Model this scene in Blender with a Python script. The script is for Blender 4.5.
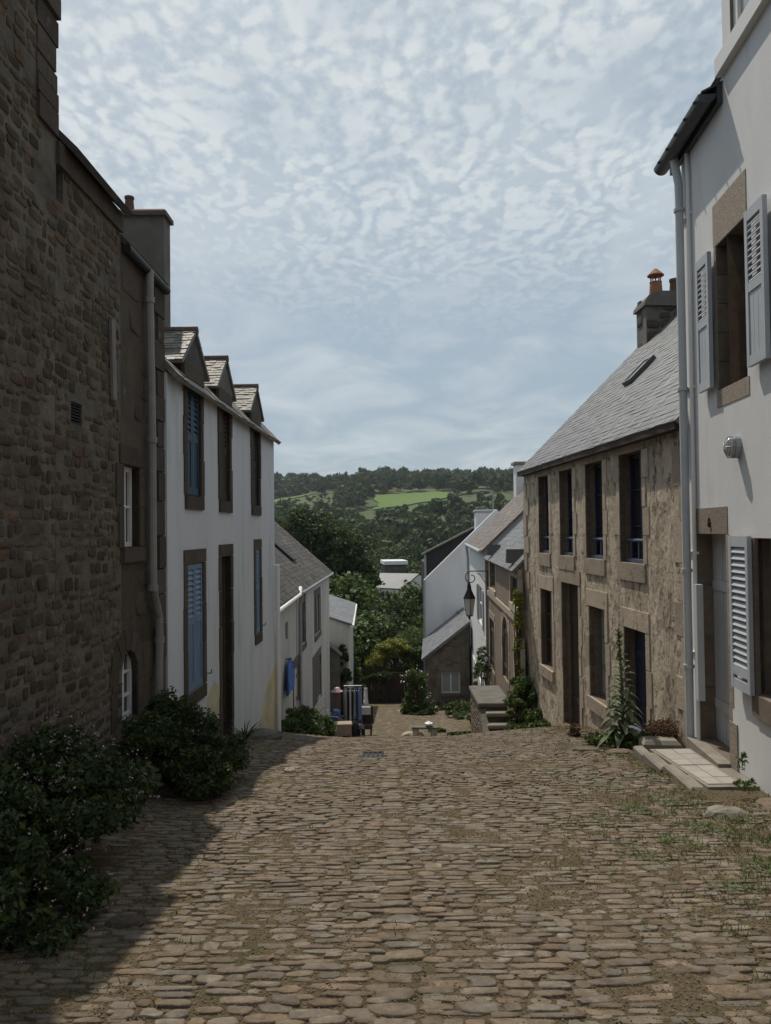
import bpy, math, random
import numpy as np
from mathutils import Vector, Matrix
random.seed(7); rng = np.random.default_rng(7)
for o in list(bpy.data.objects): bpy.data.objects.remove(o)
S = bpy.context.scene
COL = S.collection
# ------------------------------------------------------------------ camera, world, sun, exposure
FPX, W, H, EYE = 769.0, 771, 1024, 1.5
cd = bpy.data.cameras.new('camera'); cam = bpy.data.objects.new('camera', cd); COL.objects.link(cam)
cd.sensor_fit = 'VERTICAL'; cd.sensor_height = 24; cd.lens = 24 * FPX / H
cd.clip_start = .05; cd.clip_end = 5000
RC = Matrix.Rotation(math.pi / 2 + math.atan(18 / FPX), 3, 'X') @ Matrix.Rotation(-.012, 3, 'Z')
cam.matrix_world = Matrix.Translation((0, 0, EYE)) @ RC.to_4x4()
S.camera = cam
LIGHT = Vector((.23, -.55, -1)).normalized()           # direction the sunlight travels
elev = math.asin(-LIGHT.z); azim = math.atan2(-LIGHT.x, -LIGHT.y)   # azimuth from +Y towards +X
sd = bpy.data.lights.new('sun', 'SUN'); sd.energy = 4.0; sd.angle = math.radians(.6); sd.color = (1, .91, .78)
sun = bpy.data.objects.new('sun', sd); COL.objects.link(sun); sun.location = (-20, 50, 90)
sun.rotation_euler = LIGHT.to_track_quat('-Z', 'Y').to_euler()
wd = bpy.data.worlds.new('World'); S.world = wd; wd.use_nodes = True
def build_world():
    nt = wd.node_tree; N = nt.nodes; L = nt.links; N.clear()
    out = N.new('ShaderNodeOutputWorld'); bg = N.new('ShaderNodeBackground'); L.new(bg.outputs[0], out.inputs[0])
    bg.inputs[1].default_value = .1
    sky = N.new('ShaderNodeTexSky'); sky.sky_type = 'NISHITA'; sky.sun_disc = False
    sky.sun_elevation = elev; sky.sun_rotation = azim; sky.air_density = 1.0; sky.dust_density = 2.0; sky.ozone_density = 2.0
    tc = N.new('ShaderNodeTexCoord')
    sp = N.new('ShaderNodeSeparateXYZ'); L.new(tc.outputs['Generated'], sp.inputs[0])
    def math_(op, a, b=None, clamp=False):
        n = N.new('ShaderNodeMath'); n.operation = op; n.use_clamp = clamp
        for i, v in enumerate((a, b)):
            if v is None: continue
            if isinstance(v, (int, float)): n.inputs[i].default_value = v
            else: L.new(v, n.inputs[i])
        return n.outputs[0]
    zz = math_('ADD', math_('MAXIMUM', sp.outputs[2], 0), .12)
    cb = N.new('ShaderNodeCombineXYZ')
    L.new(math_('DIVIDE', sp.outputs[0], zz), cb.inputs[0]); L.new(math_('DIVIDE', sp.outputs[1], zz), cb.inputs[1])
    def noise(scale, det, rough=.5, off=0, dist=0):
        mp = N.new('ShaderNodeMapping'); L.new(cb.outputs[0], mp.inputs[0]); mp.inputs['Location'].default_value = (off, off * .7, off * 2)
        mp.inputs['Rotation'].default_value = (0, 0, .5); mp.inputs['Scale'].default_value = (1, .8, 1)
        n = N.new('ShaderNodeTexNoise'); n.inputs['Scale'].default_value = scale; n.inputs['Detail'].default_value = det
        n.inputs['Roughness'].default_value = rough; n.inputs['Distortion'].default_value = dist; L.new(mp.outputs[0], n.inputs[0]); return n.outputs[0]
    def ramp(v, a, b):
        m = N.new('ShaderNodeMapRange'); m.interpolation_type = 'SMOOTHSTEP'; L.new(v, m.inputs[0])
        m.inputs[1].default_value = a; m.inputs[2].default_value = b; return m.outputs[0]
    mpv = N.new('ShaderNodeMapping'); L.new(cb.outputs[0], mpv.inputs[0]); mpv.inputs['Rotation'].default_value = (0, 0, .5); mpv.inputs['Scale'].default_value = (1, .75, 1)
    nz = N.new('ShaderNodeTexNoise'); nz.inputs['Scale'].default_value = 5; nz.inputs['Detail'].default_value = 3; L.new(mpv.outputs[0], nz.inputs[0])
    add = N.new('ShaderNodeMix'); add.data_type = 'VECTOR'; add.inputs[0].default_value = .22
    L.new(mpv.outputs[0], add.inputs[4]); L.new(nz.outputs[1], add.inputs[5])
    vo = N.new('ShaderNodeTexVoronoi'); vo.feature = 'SMOOTH_F1'; vo.inputs['Scale'].default_value = 30; vo.inputs['Smoothness'].default_value = .9
    L.new(add.outputs[1], vo.inputs[0])
    cells = ramp(vo.outputs[0], .7, .0)
    fine = noise(38, 6, .6, 2)
    big = ramp(noise(1.3, 5, .55, 3.1, .4), .28, .56)
    tex = math_('ADD', math_('MULTIPLY', cells, .5), math_('MULTIPLY', fine, .95))
    up = ramp(sp.outputs[2], .16, .48)                     # cloudlets thin out towards the horizon
    cover = math_('MULTIPLY', math_('MULTIPLY', big, up), math_('ADD', math_('MULTIPLY', ramp(tex, .34, .88), .72), .28))
    veil = ramp(noise(2.2, 5, .55, 9.2, .6), .35, .7)
    veil2 = math_('MULTIPLY', veil, .5)
    fac = math_('MAXIMUM', math_('MULTIPLY', cover, .95), veil2, True)
    pale = N.new('ShaderNodeMix'); pale.data_type = 'RGBA'; pale.inputs[0].default_value = .75
    L.new(sky.outputs[0], pale.inputs[6]); pale.inputs[7].default_value = (3.9, 4.9, 5.65, 1)
    mix = N.new('ShaderNodeMix'); mix.data_type = 'RGBA'; L.new(fac, mix.inputs[0]); L.new(pale.outputs[2], mix.inputs[6])
    mix.inputs[7].default_value = (7.6, 8.1, 8.3, 1)
    L.new(mix.outputs[2], bg.inputs[0])
build_world()
S.view_settings.view_transform = 'Standard'; S.view_settings.look = 'None'; S.view_settings.exposure = -.1; S.view_settings.gamma = 1
S.render.resolution_x = W; S.render.resolution_y = H; S.render.engine = 'CYCLES'

# ------------------------------------------------------------------ helpers
def ray(px, py):
    return (RC @ Vector(((px - W / 2) / FPX, (H / 2 - py) / FPX, -1))).normalized()
def at(px, py, Y):
    d = ray(px, py); t = Y / d.y; return Vector((d.x * t, Y, EYE + d.z * t))
KY = np.array([-30, -10, -5, 0, 2.9, 6.5, 8.6, 10, 12, 14.3, 18, 24, 30, 35, 40, 60, 90, 140, 220, 300, 400, 500, 600, 700, 900, 1500.])
KZ = np.array([2.4, .9, .5, 0, -.35, -.78, -1.03, -1.28, -1.72, -2.33, -3.32, -4.86, -5.75, -6.5, -7.4, -11, -15, -17, -12, -2, 9.5, 22, 30, 38, 42, 36.])
_d = np.diff(KZ) / np.diff(KY); _m = np.concatenate([[_d[0]], (_d[1:] + _d[:-1]) / 2, [_d[-1]]])
def g(x, y):
    x = np.asarray(x, float); y = np.asarray(y, float)
    i = np.clip(np.searchsorted(KY, y) - 1, 0, len(KY) - 2); h = KY[i + 1] - KY[i]; t = np.clip((y - KY[i]) / h, 0, 1)
    z = (1 + 2 * t) * (1 - t) ** 2 * KZ[i] + t * (1 - t) ** 2 * h * _m[i] + t * t * (3 - 2 * t) * KZ[i + 1] + t * t * (t - 1) * h * _m[i + 1]
    ss = lambda a, b, v: (lambda q: q * q * (3 - 2 * q))(np.clip((v - a) / (b - a), 0, 1))
    z = z + .13 * ss(1.1, 2.5, np.abs(x - .2)) * ss(9, 13, y) * (1 - ss(19, 24, y))
    far = ss(80, 300, y)
    z = z + far * (5 * np.sin(x / 95 + .6) + 3 * np.sin(x / 41 + y / 70) + 2.0 * np.sin(x / 23 - y / 55))
    return z
def gz(x, y): return float(g(x, y))
def onground(px, py):
    d = ray(px, py); o = Vector((0, 0, EYE)); t = 1.5
    while t < 60:
        p = o + d * t
        if p.z < gz(p.x, p.y): return p
        t += .01
    return o + d * t
_gr = [np.random.default_rng(50 + k).uniform(-1, 1, (64, 64)) for k in range(4)]
def vnoise(x, y, sc, k):
    x = np.asarray(x, float) * sc + 100; y = np.asarray(y, float) * sc + 100; xi = np.floor(x).astype(int); yi = np.floor(y).astype(int); fx = x - xi; fy = y - yi; fx = fx * fx * (3 - 2 * fx); fy = fy * fy * (3 - 2 * fy); G_ = _gr[k]
    a = G_[xi % 64, yi % 64]; b = G_[(xi + 1) % 64, yi % 64]; c = G_[xi % 64, (yi + 1) % 64]; d = G_[(xi + 1) % 64, (yi + 1) % 64]
    return (a * (1 - fx) + b * fx) * (1 - fy) + (c * (1 - fx) + d * fx) * fy
def soilh(x, y):
    f = np.clip((16 - np.asarray(y, float)) / 4, 0, 1) * (np.abs(np.asarray(x, float)) < 4)
    return f * (-.0022 + .0062 * vnoise(x, y, 1.5, 0) + .006 * vnoise(x, y, 6, 1) + .004 * vnoise(x, y, 15, 2))
def lin(c): return tuple(c) + (1,)
MATS = {}
def mat(name, c1, c2=None, scale=3, lo=.35, hi=.65, c3=None, scale3=1.2, lo3=.5, hi3=.62, rough=.85, spec=.3, island=0, hue=0,
        bump=.3, bscale=40, bdist=.02, metal=0, stretch=(1, 1, 1), trans=0, detail=6, pit=0, pitscale=15):
    m = bpy.data.materials.new(name); m.use_nodes = True; nt = m.node_tree; N = nt.nodes; L = nt.links
    b = N['Principled BSDF']; b.inputs['Roughness'].default_value = rough; b.inputs['Specular IOR Level'].default_value = spec; b.inputs['Metallic'].default_value = metal
    tc = N.new('ShaderNodeTexCoord'); mp = N.new('ShaderNodeMapping'); mp.inputs['Scale'].default_value = stretch; L.new(tc.outputs['Object'], mp.inputs[0])
    def noise(s, d=detail, r=.6):
        n = N.new('ShaderNodeTexNoise'); n.inputs['Scale'].default_value = s; n.inputs['Detail'].default_value = d; n.inputs['Roughness'].default_value = r
        L.new(mp.outputs[0], n.inputs[0]); return n.outputs[0]
    def rng_(v, a, b_):
        r = N.new('ShaderNodeMapRange'); L.new(v, r.inputs[0]); r.inputs[1].default_value = a; r.inputs[2].default_value = b_; return r.outputs[0]
    def mixc(f, A, B):
        x = N.new('ShaderNodeMix'); x.data_type = 'RGBA'; L.new(f, x.inputs[0])
        for i, v in ((6, A), (7, B)):
            if isinstance(v, tuple): x.inputs[i].default_value = lin(v)
            else: L.new(v, x.inputs[i])
        return x.outputs[2]
    col = c1
    if c2: col = mixc(rng_(noise(scale), lo, hi), c1, c2)
    if c3: col = mixc(rng_(noise(scale3, 7, .65), lo3, hi3), col, c3)
    pv = None
    if pit:
        pv = rng_(noise(pitscale, 5, .7), .56, .68)
    if island or hue:
        ge = N.new('ShaderNodeNewGeometry'); hs = N.new('ShaderNodeHueSaturation')
        r = N.new('ShaderNodeMapRange'); L.new(ge.outputs['Random Per Island'], r.inputs[0]); r.inputs[3].default_value = 1 - island; r.inputs[4].default_value = 1 + island
        L.new(r.outputs[0], hs.inputs['Value'])
        if hue:
            w = N.new('ShaderNodeTexWhiteNoise'); w.noise_dimensions = '1D'; L.new(ge.outputs['Random Per Island'], w.inputs['W'])
            r2 = N.new('ShaderNodeMapRange'); L.new(w.outputs[0], r2.inputs[0]); r2.inputs[3].default_value = .5 - hue; r2.inputs[4].default_value = .5 + hue; L.new(r2.outputs[0], hs.inputs['Hue'])
            r3 = N.new('ShaderNodeMapRange'); L.new(w.outputs[0], r3.inputs[0]); r3.inputs[3].default_value = 1.25; r3.inputs[4].default_value = .75; L.new(r3.outputs[0], hs.inputs['Saturation'])
        if isinstance(col, tuple): hs.inputs['Color'].default_value = lin(col)
        else: L.new(col, hs.inputs['Color'])
        col = hs.outputs[0]
    if isinstance(col, tuple): b.inputs['Base Color'].default_value = lin(col)
    else: L.new(col, b.inputs['Base Color'])
    if bump:
        bp = N.new('ShaderNodeBump'); bp.inputs['Strength'].default_value = bump; bp.inputs['Distance'].default_value = bdist
        hgt = noise(bscale, 8, .65)
        if pv is not None:
            mm = N.new('ShaderNodeMath'); mm.operation = 'MULTIPLY_ADD'; L.new(pv, mm.inputs[0]); mm.inputs[1].default_value = -pit; L.new(hgt, mm.inputs[2]); hgt = mm.outputs[0]
        L.new(hgt, bp.inputs['Height']); L.new(bp.outputs[0], b.inputs['Normal'])
    if trans:
        tr = N.new('ShaderNodeBsdfTranslucent'); mx = N.new('ShaderNodeMixShader'); mx.inputs[0].default_value = trans
        if isinstance(col, tuple): tr.inputs[0].default_value = lin(col)
        else: L.new(col, tr.inputs[0])
        L.new(b.outputs[0], mx.inputs[1]); L.new(tr.outputs[0], mx.inputs[2]); L.new(mx.outputs[0], N['Material Output'].inputs[0])
    MATS[name] = m; return m

mat('grit', (.19, .152, .10), (.12, .096, .066), 20, .3, .7, island=.3, bump=0, rough=.95)
mat('soil', (.18, .142, .09), (.085, .066, .043), 55, .38, .62, c3=(.10, .092, .048), scale3=1.1, lo3=.52, hi3=.68, bump=1, bscale=110, bdist=.02, rough=.95, spec=.1, detail=10)
mat('cobble', (.19, .156, .118), (.115, .092, .068), 16, .35, .65, c3=(.25, .22, .18), scale3=7, lo3=.56, hi3=.7, island=.2, hue=.008, bump=.8, bscale=38, bdist=.02, rough=.85, spec=.25, detail=9)
mat('rubble', (.135, .104, .076), (.075, .058, .043), 7, .3, .7, c3=(.20, .185, .16), scale3=5, lo3=.6, hi3=.72, island=.38, hue=.014, bump=.9, bscale=22, bdist=.03, rough=.95, spec=.15)
mat('mortar_dark', (.185, .165, .138), (.098, .086, .07), 2, .35, .65, bump=.9, bscale=14, bdist=.04, rough=.95, spec=.1)
mat('dressed_dark', (.10, .082, .066), (.064, .052, .043), 4, .3, .7, c3=(.16, .15, .13), scale3=4, lo3=.62, hi3=.72, island=.2, bump=.8, bscale=25, bdist=.02, rough=.95, spec=.15)
mat('granite', (.34, .29, .24), (.19, .158, .125), 70, .44, .56, c3=(.10, .08, .065), scale3=130, lo3=.55, hi3=.62, island=.18, bump=.4, bscale=90, bdist=.006, rough=.85)
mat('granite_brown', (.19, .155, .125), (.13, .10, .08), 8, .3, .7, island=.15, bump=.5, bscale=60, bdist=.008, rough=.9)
mat('granite_dull', (.20, .155, .12), (.115, .09, .072), 10, .3, .7, island=.25, hue=.01, bump=.6, bscale=40, bdist=.01, rough=.92)  # dull brown granite, tone varied per stone
mat('white_render', (.64, .645, .66), (.58, .585, .60), 1.4, .35, .65, c3=(.52, .52, .525), scale3=2.3, lo3=.58, hi3=.75, stretch=(1, 1, .35), bump=.12, bscale=60, bdist=.005, rough=.85)
mat('white_lime', (.58, .605, .64), (.51, .535, .565), 1.3, .4, .8, c3=(.44, .46, .47), scale3=2.6, lo3=.54, hi3=.72, stretch=(1.4, 1.4, .28), bump=.2, bscale=25, bdist=.01, rough=.9)
mat('yellow_lime', (.60, .53, .34), (.50, .45, .31), 3, .3, .7, c3=(.40, .38, .30), scale3=2, bump=.2, bscale=25, bdist=.01, rough=.9)
mat('white_old', (.54, .54, .53), (.40, .40, .385), 1.2, .4, .8, c3=(.3, .3, .28), scale3=3, lo3=.62, hi3=.8, stretch=(1.4, 1.4, .4), bump=.2, bscale=25, bdist=.01, rough=.9)
mat('plaster_old', (.55, .475, .38), (.37, .31, .245), 3.4, .38, .62, c3=(.20, .165, .13), scale3=4.2, lo3=.59, hi3=.68, stretch=(1, 1, .7), bump=1, bscale=7, bdist=.06, rough=.95, spec=.15, pit=1.2, pitscale=9, detail=10)
mat('dressed_old', (.43, .37, .295), (.32, .27, .215), 4, .3, .7, c3=(.14, .115, .09), scale3=6, lo3=.58, hi3=.7, island=.2, bump=.7, bscale=25, bdist=.015, rough=.95, spec=.15)
mat('plaster_brown', (.25, .19, .145), (.18, .14, .11), 1.5, .3, .7, c3=(.30, .25, .2), scale3=1.1, lo3=.6, hi3=.75, bump=.5, bscale=20, bdist=.02, rough=.95)
mat('slate_old', (.20, .19, .175), (.12, .115, .11), 5, .3, .7, c3=(.31, .30, .26), scale3=3, lo3=.58, hi3=.7, island=.35, hue=.01, bump=.5, bscale=40, bdist=.006, rough=.62, spec=.35)
mat('slate_light', (.135, .142, .152), (.098, .104, .112), 4, .3, .7, c3=(.20, .203, .205), scale3=2, lo3=.6, hi3=.75, island=.2, bump=.3, bscale=50, bdist=.004, rough=.55, spec=.45)
mat('slate_brown', (.17, .14, .12), (.11, .09, .08), 4, .3, .7, c3=(.26, .24, .2), scale3=3, lo3=.58, hi3=.72, island=.3, bump=.4, bscale=50, bdist=.006, rough=.6)
mat('slate_dark', (.085, .08, .075), (.05, .048, .046), 4, .3, .7, c3=(.15, .145, .12), scale3=2, lo3=.56, hi3=.72, island=.35, bump=.3, bscale=50, bdist=.004, rough=.8, spec=.2)
mat('slate_hung', (.03, .032, .036), (.022, .023, .026), 4, .3, .7, bump=.3, bscale=50, rough=.7)
mat('ridge_tile', (.13, .088, .072), (.09, .07, .06), 5, .3, .7, island=.2, bump=.4, rough=.85)
mat('terracotta', (.30, .125, .065), (.21, .09, .05), 8, .3, .7, bump=.2, rough=.8)
mat('terracotta_dark', (.13, .07, .05), (.09, .05, .04), 8, .3, .7, bump=.2, rough=.8)
mat('zinc', (.36, .38, .41), (.29, .31, .34), 6, .3, .7, bump=.05, rough=.45, metal=.35)
mat('zinc_dark', (.055, .06, .068), (.04, .045, .05), 6, .3, .7, bump=.05, rough=.4, spec=.5)
mat('pvc_white', (.72, .72, .71), bump=0, rough=.5)
mat('pvc_grey', (.50, .52, .545), (.45, .47, .49), 3, bump=.03, rough=.5)
mat('pipe_brown', (.155, .14, .135), (.12, .105, .10), 6, .3, .7, bump=.1, rough=.5)
mat('pipe_grey', (.27, .25, .24), (.2, .19, .18), 6, .3, .7, bump=.1, rough=.5)  # mid grey-brown pipe colour
mat('shutter_grey', (.44, .475, .515), (.39, .425, .465), 5, bump=.06, bscale=80, bdist=.003, rough=.55)
mat('shutter_blue', (.17, .255, .37), (.13, .20, .30), 7, .3, .7, bump=.1, bscale=80, bdist=.003, rough=.6, stretch=(1, 1, .3))
mat('paint_teal', (.02, .06, .095), (.016, .05, .08), 5, bump=.1, rough=.55)
mat('paint_navy', (.018, .028, .06), (.015, .022, .05), 5, bump=.1, rough=.5)
mat('paint_blue', (.09, .12, .19), (.07, .09, .14), 9, bump=.1, rough=.6)
mat('wood_dark', (.06, .042, .032), (.035, .026, .02), 8, .3, .7, bump=.3, bscale=30, bdist=.006, rough=.8, stretch=(1, 1, .15))
mat('wood_grey', (.15, .14, .13), (.10, .09, .085), 8, .3, .7, bump=.3, bscale=30, bdist=.006, rough=.85, stretch=(1, 1, .15))
mat('wood_white', (.66, .66, .65), bump=.05, rough=.5)
mat('wood_black', (.018, .018, .02), bump=.1, rough=.6)
mat('iron', (.02, .02, .022), bump=.1, rough=.75, spec=.2)
mat('concrete', (.25, .23, .195), (.165, .15, .125), 5, .3, .7, c3=(.14, .13, .10), scale3=3, lo3=.6, hi3=.75, bump=.5, bscale=50, bdist=.008, rough=.9)
mat('cement_grey', (.16, .15, .135), (.10, .094, .088), 3, .3, .7, c3=(.2, .19, .17), scale3=2.4, lo3=.6, hi3=.75, bump=.4, bscale=30, bdist=.01, rough=.95)
mat('tile_pale', (.35, .33, .30), (.28, .26, .235), 5, .3, .7, island=.08, bump=.15, rough=.7)
mat('leaf_dark', (.036, .06, .02), (.058, .085, .028), 3, .3, .7, island=.45, hue=.02, bump=0, rough=.6, spec=.25, trans=.3)
mat('leaf_mid', (.06, .10, .028), (.09, .13, .035), 3, .3, .7, island=.45, hue=.025, bump=0, rough=.55, spec=.3, trans=.3)
mat('leaf_yellow', (.27, .26, .045), (.18, .21, .045), 3, .3, .7, island=.4, hue=.02, bump=0, rough=.55, trans=.3)
mat('leaf_bright', (.085, .13, .03), (.06, .10, .028), 3, .3, .7, island=.4, hue=.02, bump=0, rough=.55, trans=.3)
mat('leaf_far', (.042, .068, .024), (.07, .10, .033), .09, .35, .65, c3=(.09, .12, .040), scale3=.045, lo3=.53, hi3=.66, island=.18, hue=.02, bump=0, rough=.7, spec=.15, trans=.15)
mat('leaf_mullein', (.20, .24, .145), (.14, .18, .10), 8, .3, .7, island=.15, bump=.3, bscale=80, rough=.9, trans=.2)
mat('flower_pink', (.42, .33, .36), (.30, .22, .25), 20, bump=0, rough=.8, island=.2)
mat('flower_white', (.7, .7, .66), bump=0, rough=.8)
mat('dry_plant', (.17, .10, .055), (.11, .07, .04), 9, .3, .7, island=.35, bump=0, rough=.9)
mat('grass', (.095, .13, .04), (.13, .14, .055), 2, .3, .7, island=.35, hue=.02, bump=0, rough=.8, trans=.25)
mat('bark', (.09, .07, .055), (.05, .04, .032), 6, .3, .7, bump=.8, bscale=15, rough=.95, stretch=(1, 1, .3))
mat('field_green', (.08, .145, .022), (.07, .125, .02), .03, .3, .7, bump=0, rough=.9)
mat('field_dull', (.065, .09, .032), (.055, .078, .028), .03, .3, .7, bump=0, rough=.9)
mat('hill', (.05, .075, .025), (.07, .09, .03), .02, .3, .7, bump=.4, bscale=.3, bdist=1, rough=.95)
mat('cloth_white', (.55, .55, .55), (.45, .45, .46), 9, bump=.2, rough=.9)
mat('cloth_grey', (.30, .30, .31), (.24, .24, .25), 9, bump=.2, rough=.9)
mat('cloth_black', (.015, .015, .02), bump=.2, rough=.9)
mat('cloth_navy', (.03, .035, .09), bump=.2, rough=.9)
mat('cloth_blue', (.16, .24, .45), (.11, .17, .36), 9, bump=.2, rough=.9)
mat('cloth_sky', (.12, .24, .6), (.09, .2, .5), 9, bump=.2, rough=.9)
mat('cloth_pink', (.62, .42, .46), bump=.2, rough=.9)
mat('cloth_beige', (.34, .28, .22), (.28, .23, .18), 9, bump=.2, rough=.9)
mat('skin_brown', (.2, .12, .09), bump=.1, rough=.7)
def glassmat(name, c, r=.08):
    m = mat(name, c, bump=.02, bscale=2, bdist=.02, rough=r, spec=.6); return m
glassmat('glass_dark', (.02, .024, .03)); glassmat('glass_curtain', (.30, .32, .33), .2); glassmat('glass_lamp', (.5, .5, .48), .15)
def glow(): pass

ROOT = {}
def link(o, parent=None):
    COL.objects.link(o)
    if parent is not None: o.parent = parent; ROOT[o.name] = ROOT[parent.name]
    else: ROOT[o.name] = Vector((0, 0, 0))
    return o
def thing(name, label, cat, loc, group=None):
    o = bpy.data.objects.new(name, None); o.empty_display_size = .3; COL.objects.link(o); o.location = loc; ROOT[o.name] = Vector(loc)
    o['label'] = label; o['category'] = cat
    if group: o['group'] = group
    return o
def tag(o, label, cat, group=None, kind=None):
    if label: o['label'] = label
    if cat: o['category'] = cat
    if group: o['group'] = group
    if kind: o['kind'] = kind
    return o
def npmesh(name, V, F, material, parent=None, smooth=False, n=4, loc=None):
    """V (k,3) array in world coordinates, F (m,n) array or list of tuples"""
    off = ROOT[parent.name] if parent is not None else Vector(loc or (0, 0, 0))
    V = np.asarray(V, np.float32) - np.array(off, np.float32)
    me = bpy.data.meshes.new(name)
    if isinstance(F, np.ndarray):
        m, k = F.shape
        me.vertices.add(len(V)); me.vertices.foreach_set('co', V.ravel())
        me.loops.add(m * k); me.loops.foreach_set('vertex_index', F.ravel().astype(np.int32))
        me.polygons.add(m); me.polygons.foreach_set('loop_start', np.arange(0, m * k, k, dtype=np.int32)); me.polygons.foreach_set('loop_total', np.full(m, k, np.int32))
        me.update(calc_edges=True)
    else:
        me.from_pydata(V.tolist(), [], F); me.update()
    me.materials.append(MATS[material])
    if smooth: me.polygons.foreach_set('use_smooth', np.ones(len(me.polygons), bool))
    o = bpy.data.objects.new(name, me); link(o, parent)
    if parent is None: o.location = off; ROOT[o.name] = Vector(off)
    return o
class MB:
    def __init__(s): s.v = []; s.f = []
    def add(s, vs, fs):
        b = len(s.v); s.v += [tuple(v) for v in vs]; s.f += [tuple(i + b for i in f) for f in fs]
    def quad(s, a, b, c, d): s.add((a, b, c, d), ((0, 1, 2, 3),))
    def hexa(s, p):    # 8 points: bottom 4, top 4
        s.add(p, ((0, 3, 2, 1), (4, 5, 6, 7), (0, 1, 5, 4), (1, 2, 6, 5), (2, 3, 7, 6), (3, 0, 4, 7)))
    def box(s, c, sx, sy, sz, rz=0, rx=0):
        m = Matrix.Rotation(rz, 3, 'Z') @ Matrix.Rotation(rx, 3, 'X'); c = Vector(c)
        s.hexa([c + m @ Vector((a * sx / 2, b * sy / 2, e * sz / 2)) for e in (-1, 1) for a, b in ((-1, -1), (1, -1), (1, 1), (-1, 1))])
    def bevbox(s, c, sx, sy, sz, rz=0, b=.02):
        m = Matrix.Rotation(rz, 3, 'Z'); c = Vector(c); ring = []
        for z, i in ((-1, 0), (1 - 2 * b / sz, 0), (1, b)):
            for a, d in ((-1, -1), (1, -1), (1, 1), (-1, 1)):
                ring.append(c + m @ Vector((a * (sx / 2 - i), d * (sy / 2 - i), z * sz / 2)))
        fs = [(3, 2, 1, 0), (8, 9, 10, 11)]
        for k in (0, 4):
            for i in range(4): fs.append((k + i, k + (i + 1) % 4, k + 4 + (i + 1) % 4, k + 4 + i))
        s.add(ring, fs)
    def tube(s, pts, r, n=8, cap=True):
        pts = [Vector(p) for p in pts]; rs = r if isinstance(r, (list, tuple)) else [r] * len(pts); b = len(s.v); up = None
        for i, p in enumerate(pts):
            t = (pts[min(i + 1, len(pts) - 1)] - pts[max(i - 1, 0)]).normalized()
            if up is None: up = t.orthogonal().normalized()
            up = (up - t * up.dot(t)).normalized(); w = t.cross(up)
            for k in range(n):
                a = 2 * math.pi * k / n; s.v.append(tuple(p + (up * math.cos(a) + w * math.sin(a)) * rs[i]))
        for i in range(len(pts) - 1):
            for k in range(n): s.f.append((b + i * n + k, b + i * n + (k + 1) % n, b + (i + 1) * n + (k + 1) % n, b + (i + 1) * n + k))
        if cap: s.f.append(tuple(b + k for k in range(n))[::-1]); s.f.append(tuple(b + (len(pts) - 1) * n + k for k in range(n)))
    def lathe(s, c, prof, n=14):
        c = Vector(c); b = len(s.v)
        for r, z in prof:
            for k in range(n): a = 2 * math.pi * k / n; s.v.append((c.x + r * math.cos(a), c.y + r * math.sin(a), c.z + z))
        for i in range(len(prof) - 1):
            for k in range(n): s.f.append((b + i * n + k, b + i * n + (k + 1) % n, b + (i + 1) * n + (k + 1) % n, b + (i + 1) * n + k))
        s.f.append(tuple(b + k for k in range(n))[::-1]); s.f.append(tuple(b + (len(prof) - 1) * n + k for k in range(n)))
    def prism(s, pts, d):   # polygon points, extruded by vector d
        d = Vector(d); n = len(pts); pts = [Vector(p) for p in pts]
        s.add(pts + [p + d for p in pts], [tuple(range(n))[::-1], tuple(range(n, 2 * n))] + [(i, (i + 1) % n, n + (i + 1) % n, n + i) for i in range(n)])
    def build2(s, name, material, parent, other, material2):
        k = len(s.f); s.add(other.v, other.f); o = npmesh(name, s.v, s.f, material, parent); o.data.materials.append(MATS[material2])
        for p in o.data.polygons[k:]: p.material_index = 1
        return o
    def build(s, name, material, parent=None, smooth=False, loc=None):
        return npmesh(name, s.v, s.f, material, parent, smooth, loc=loc)

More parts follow.
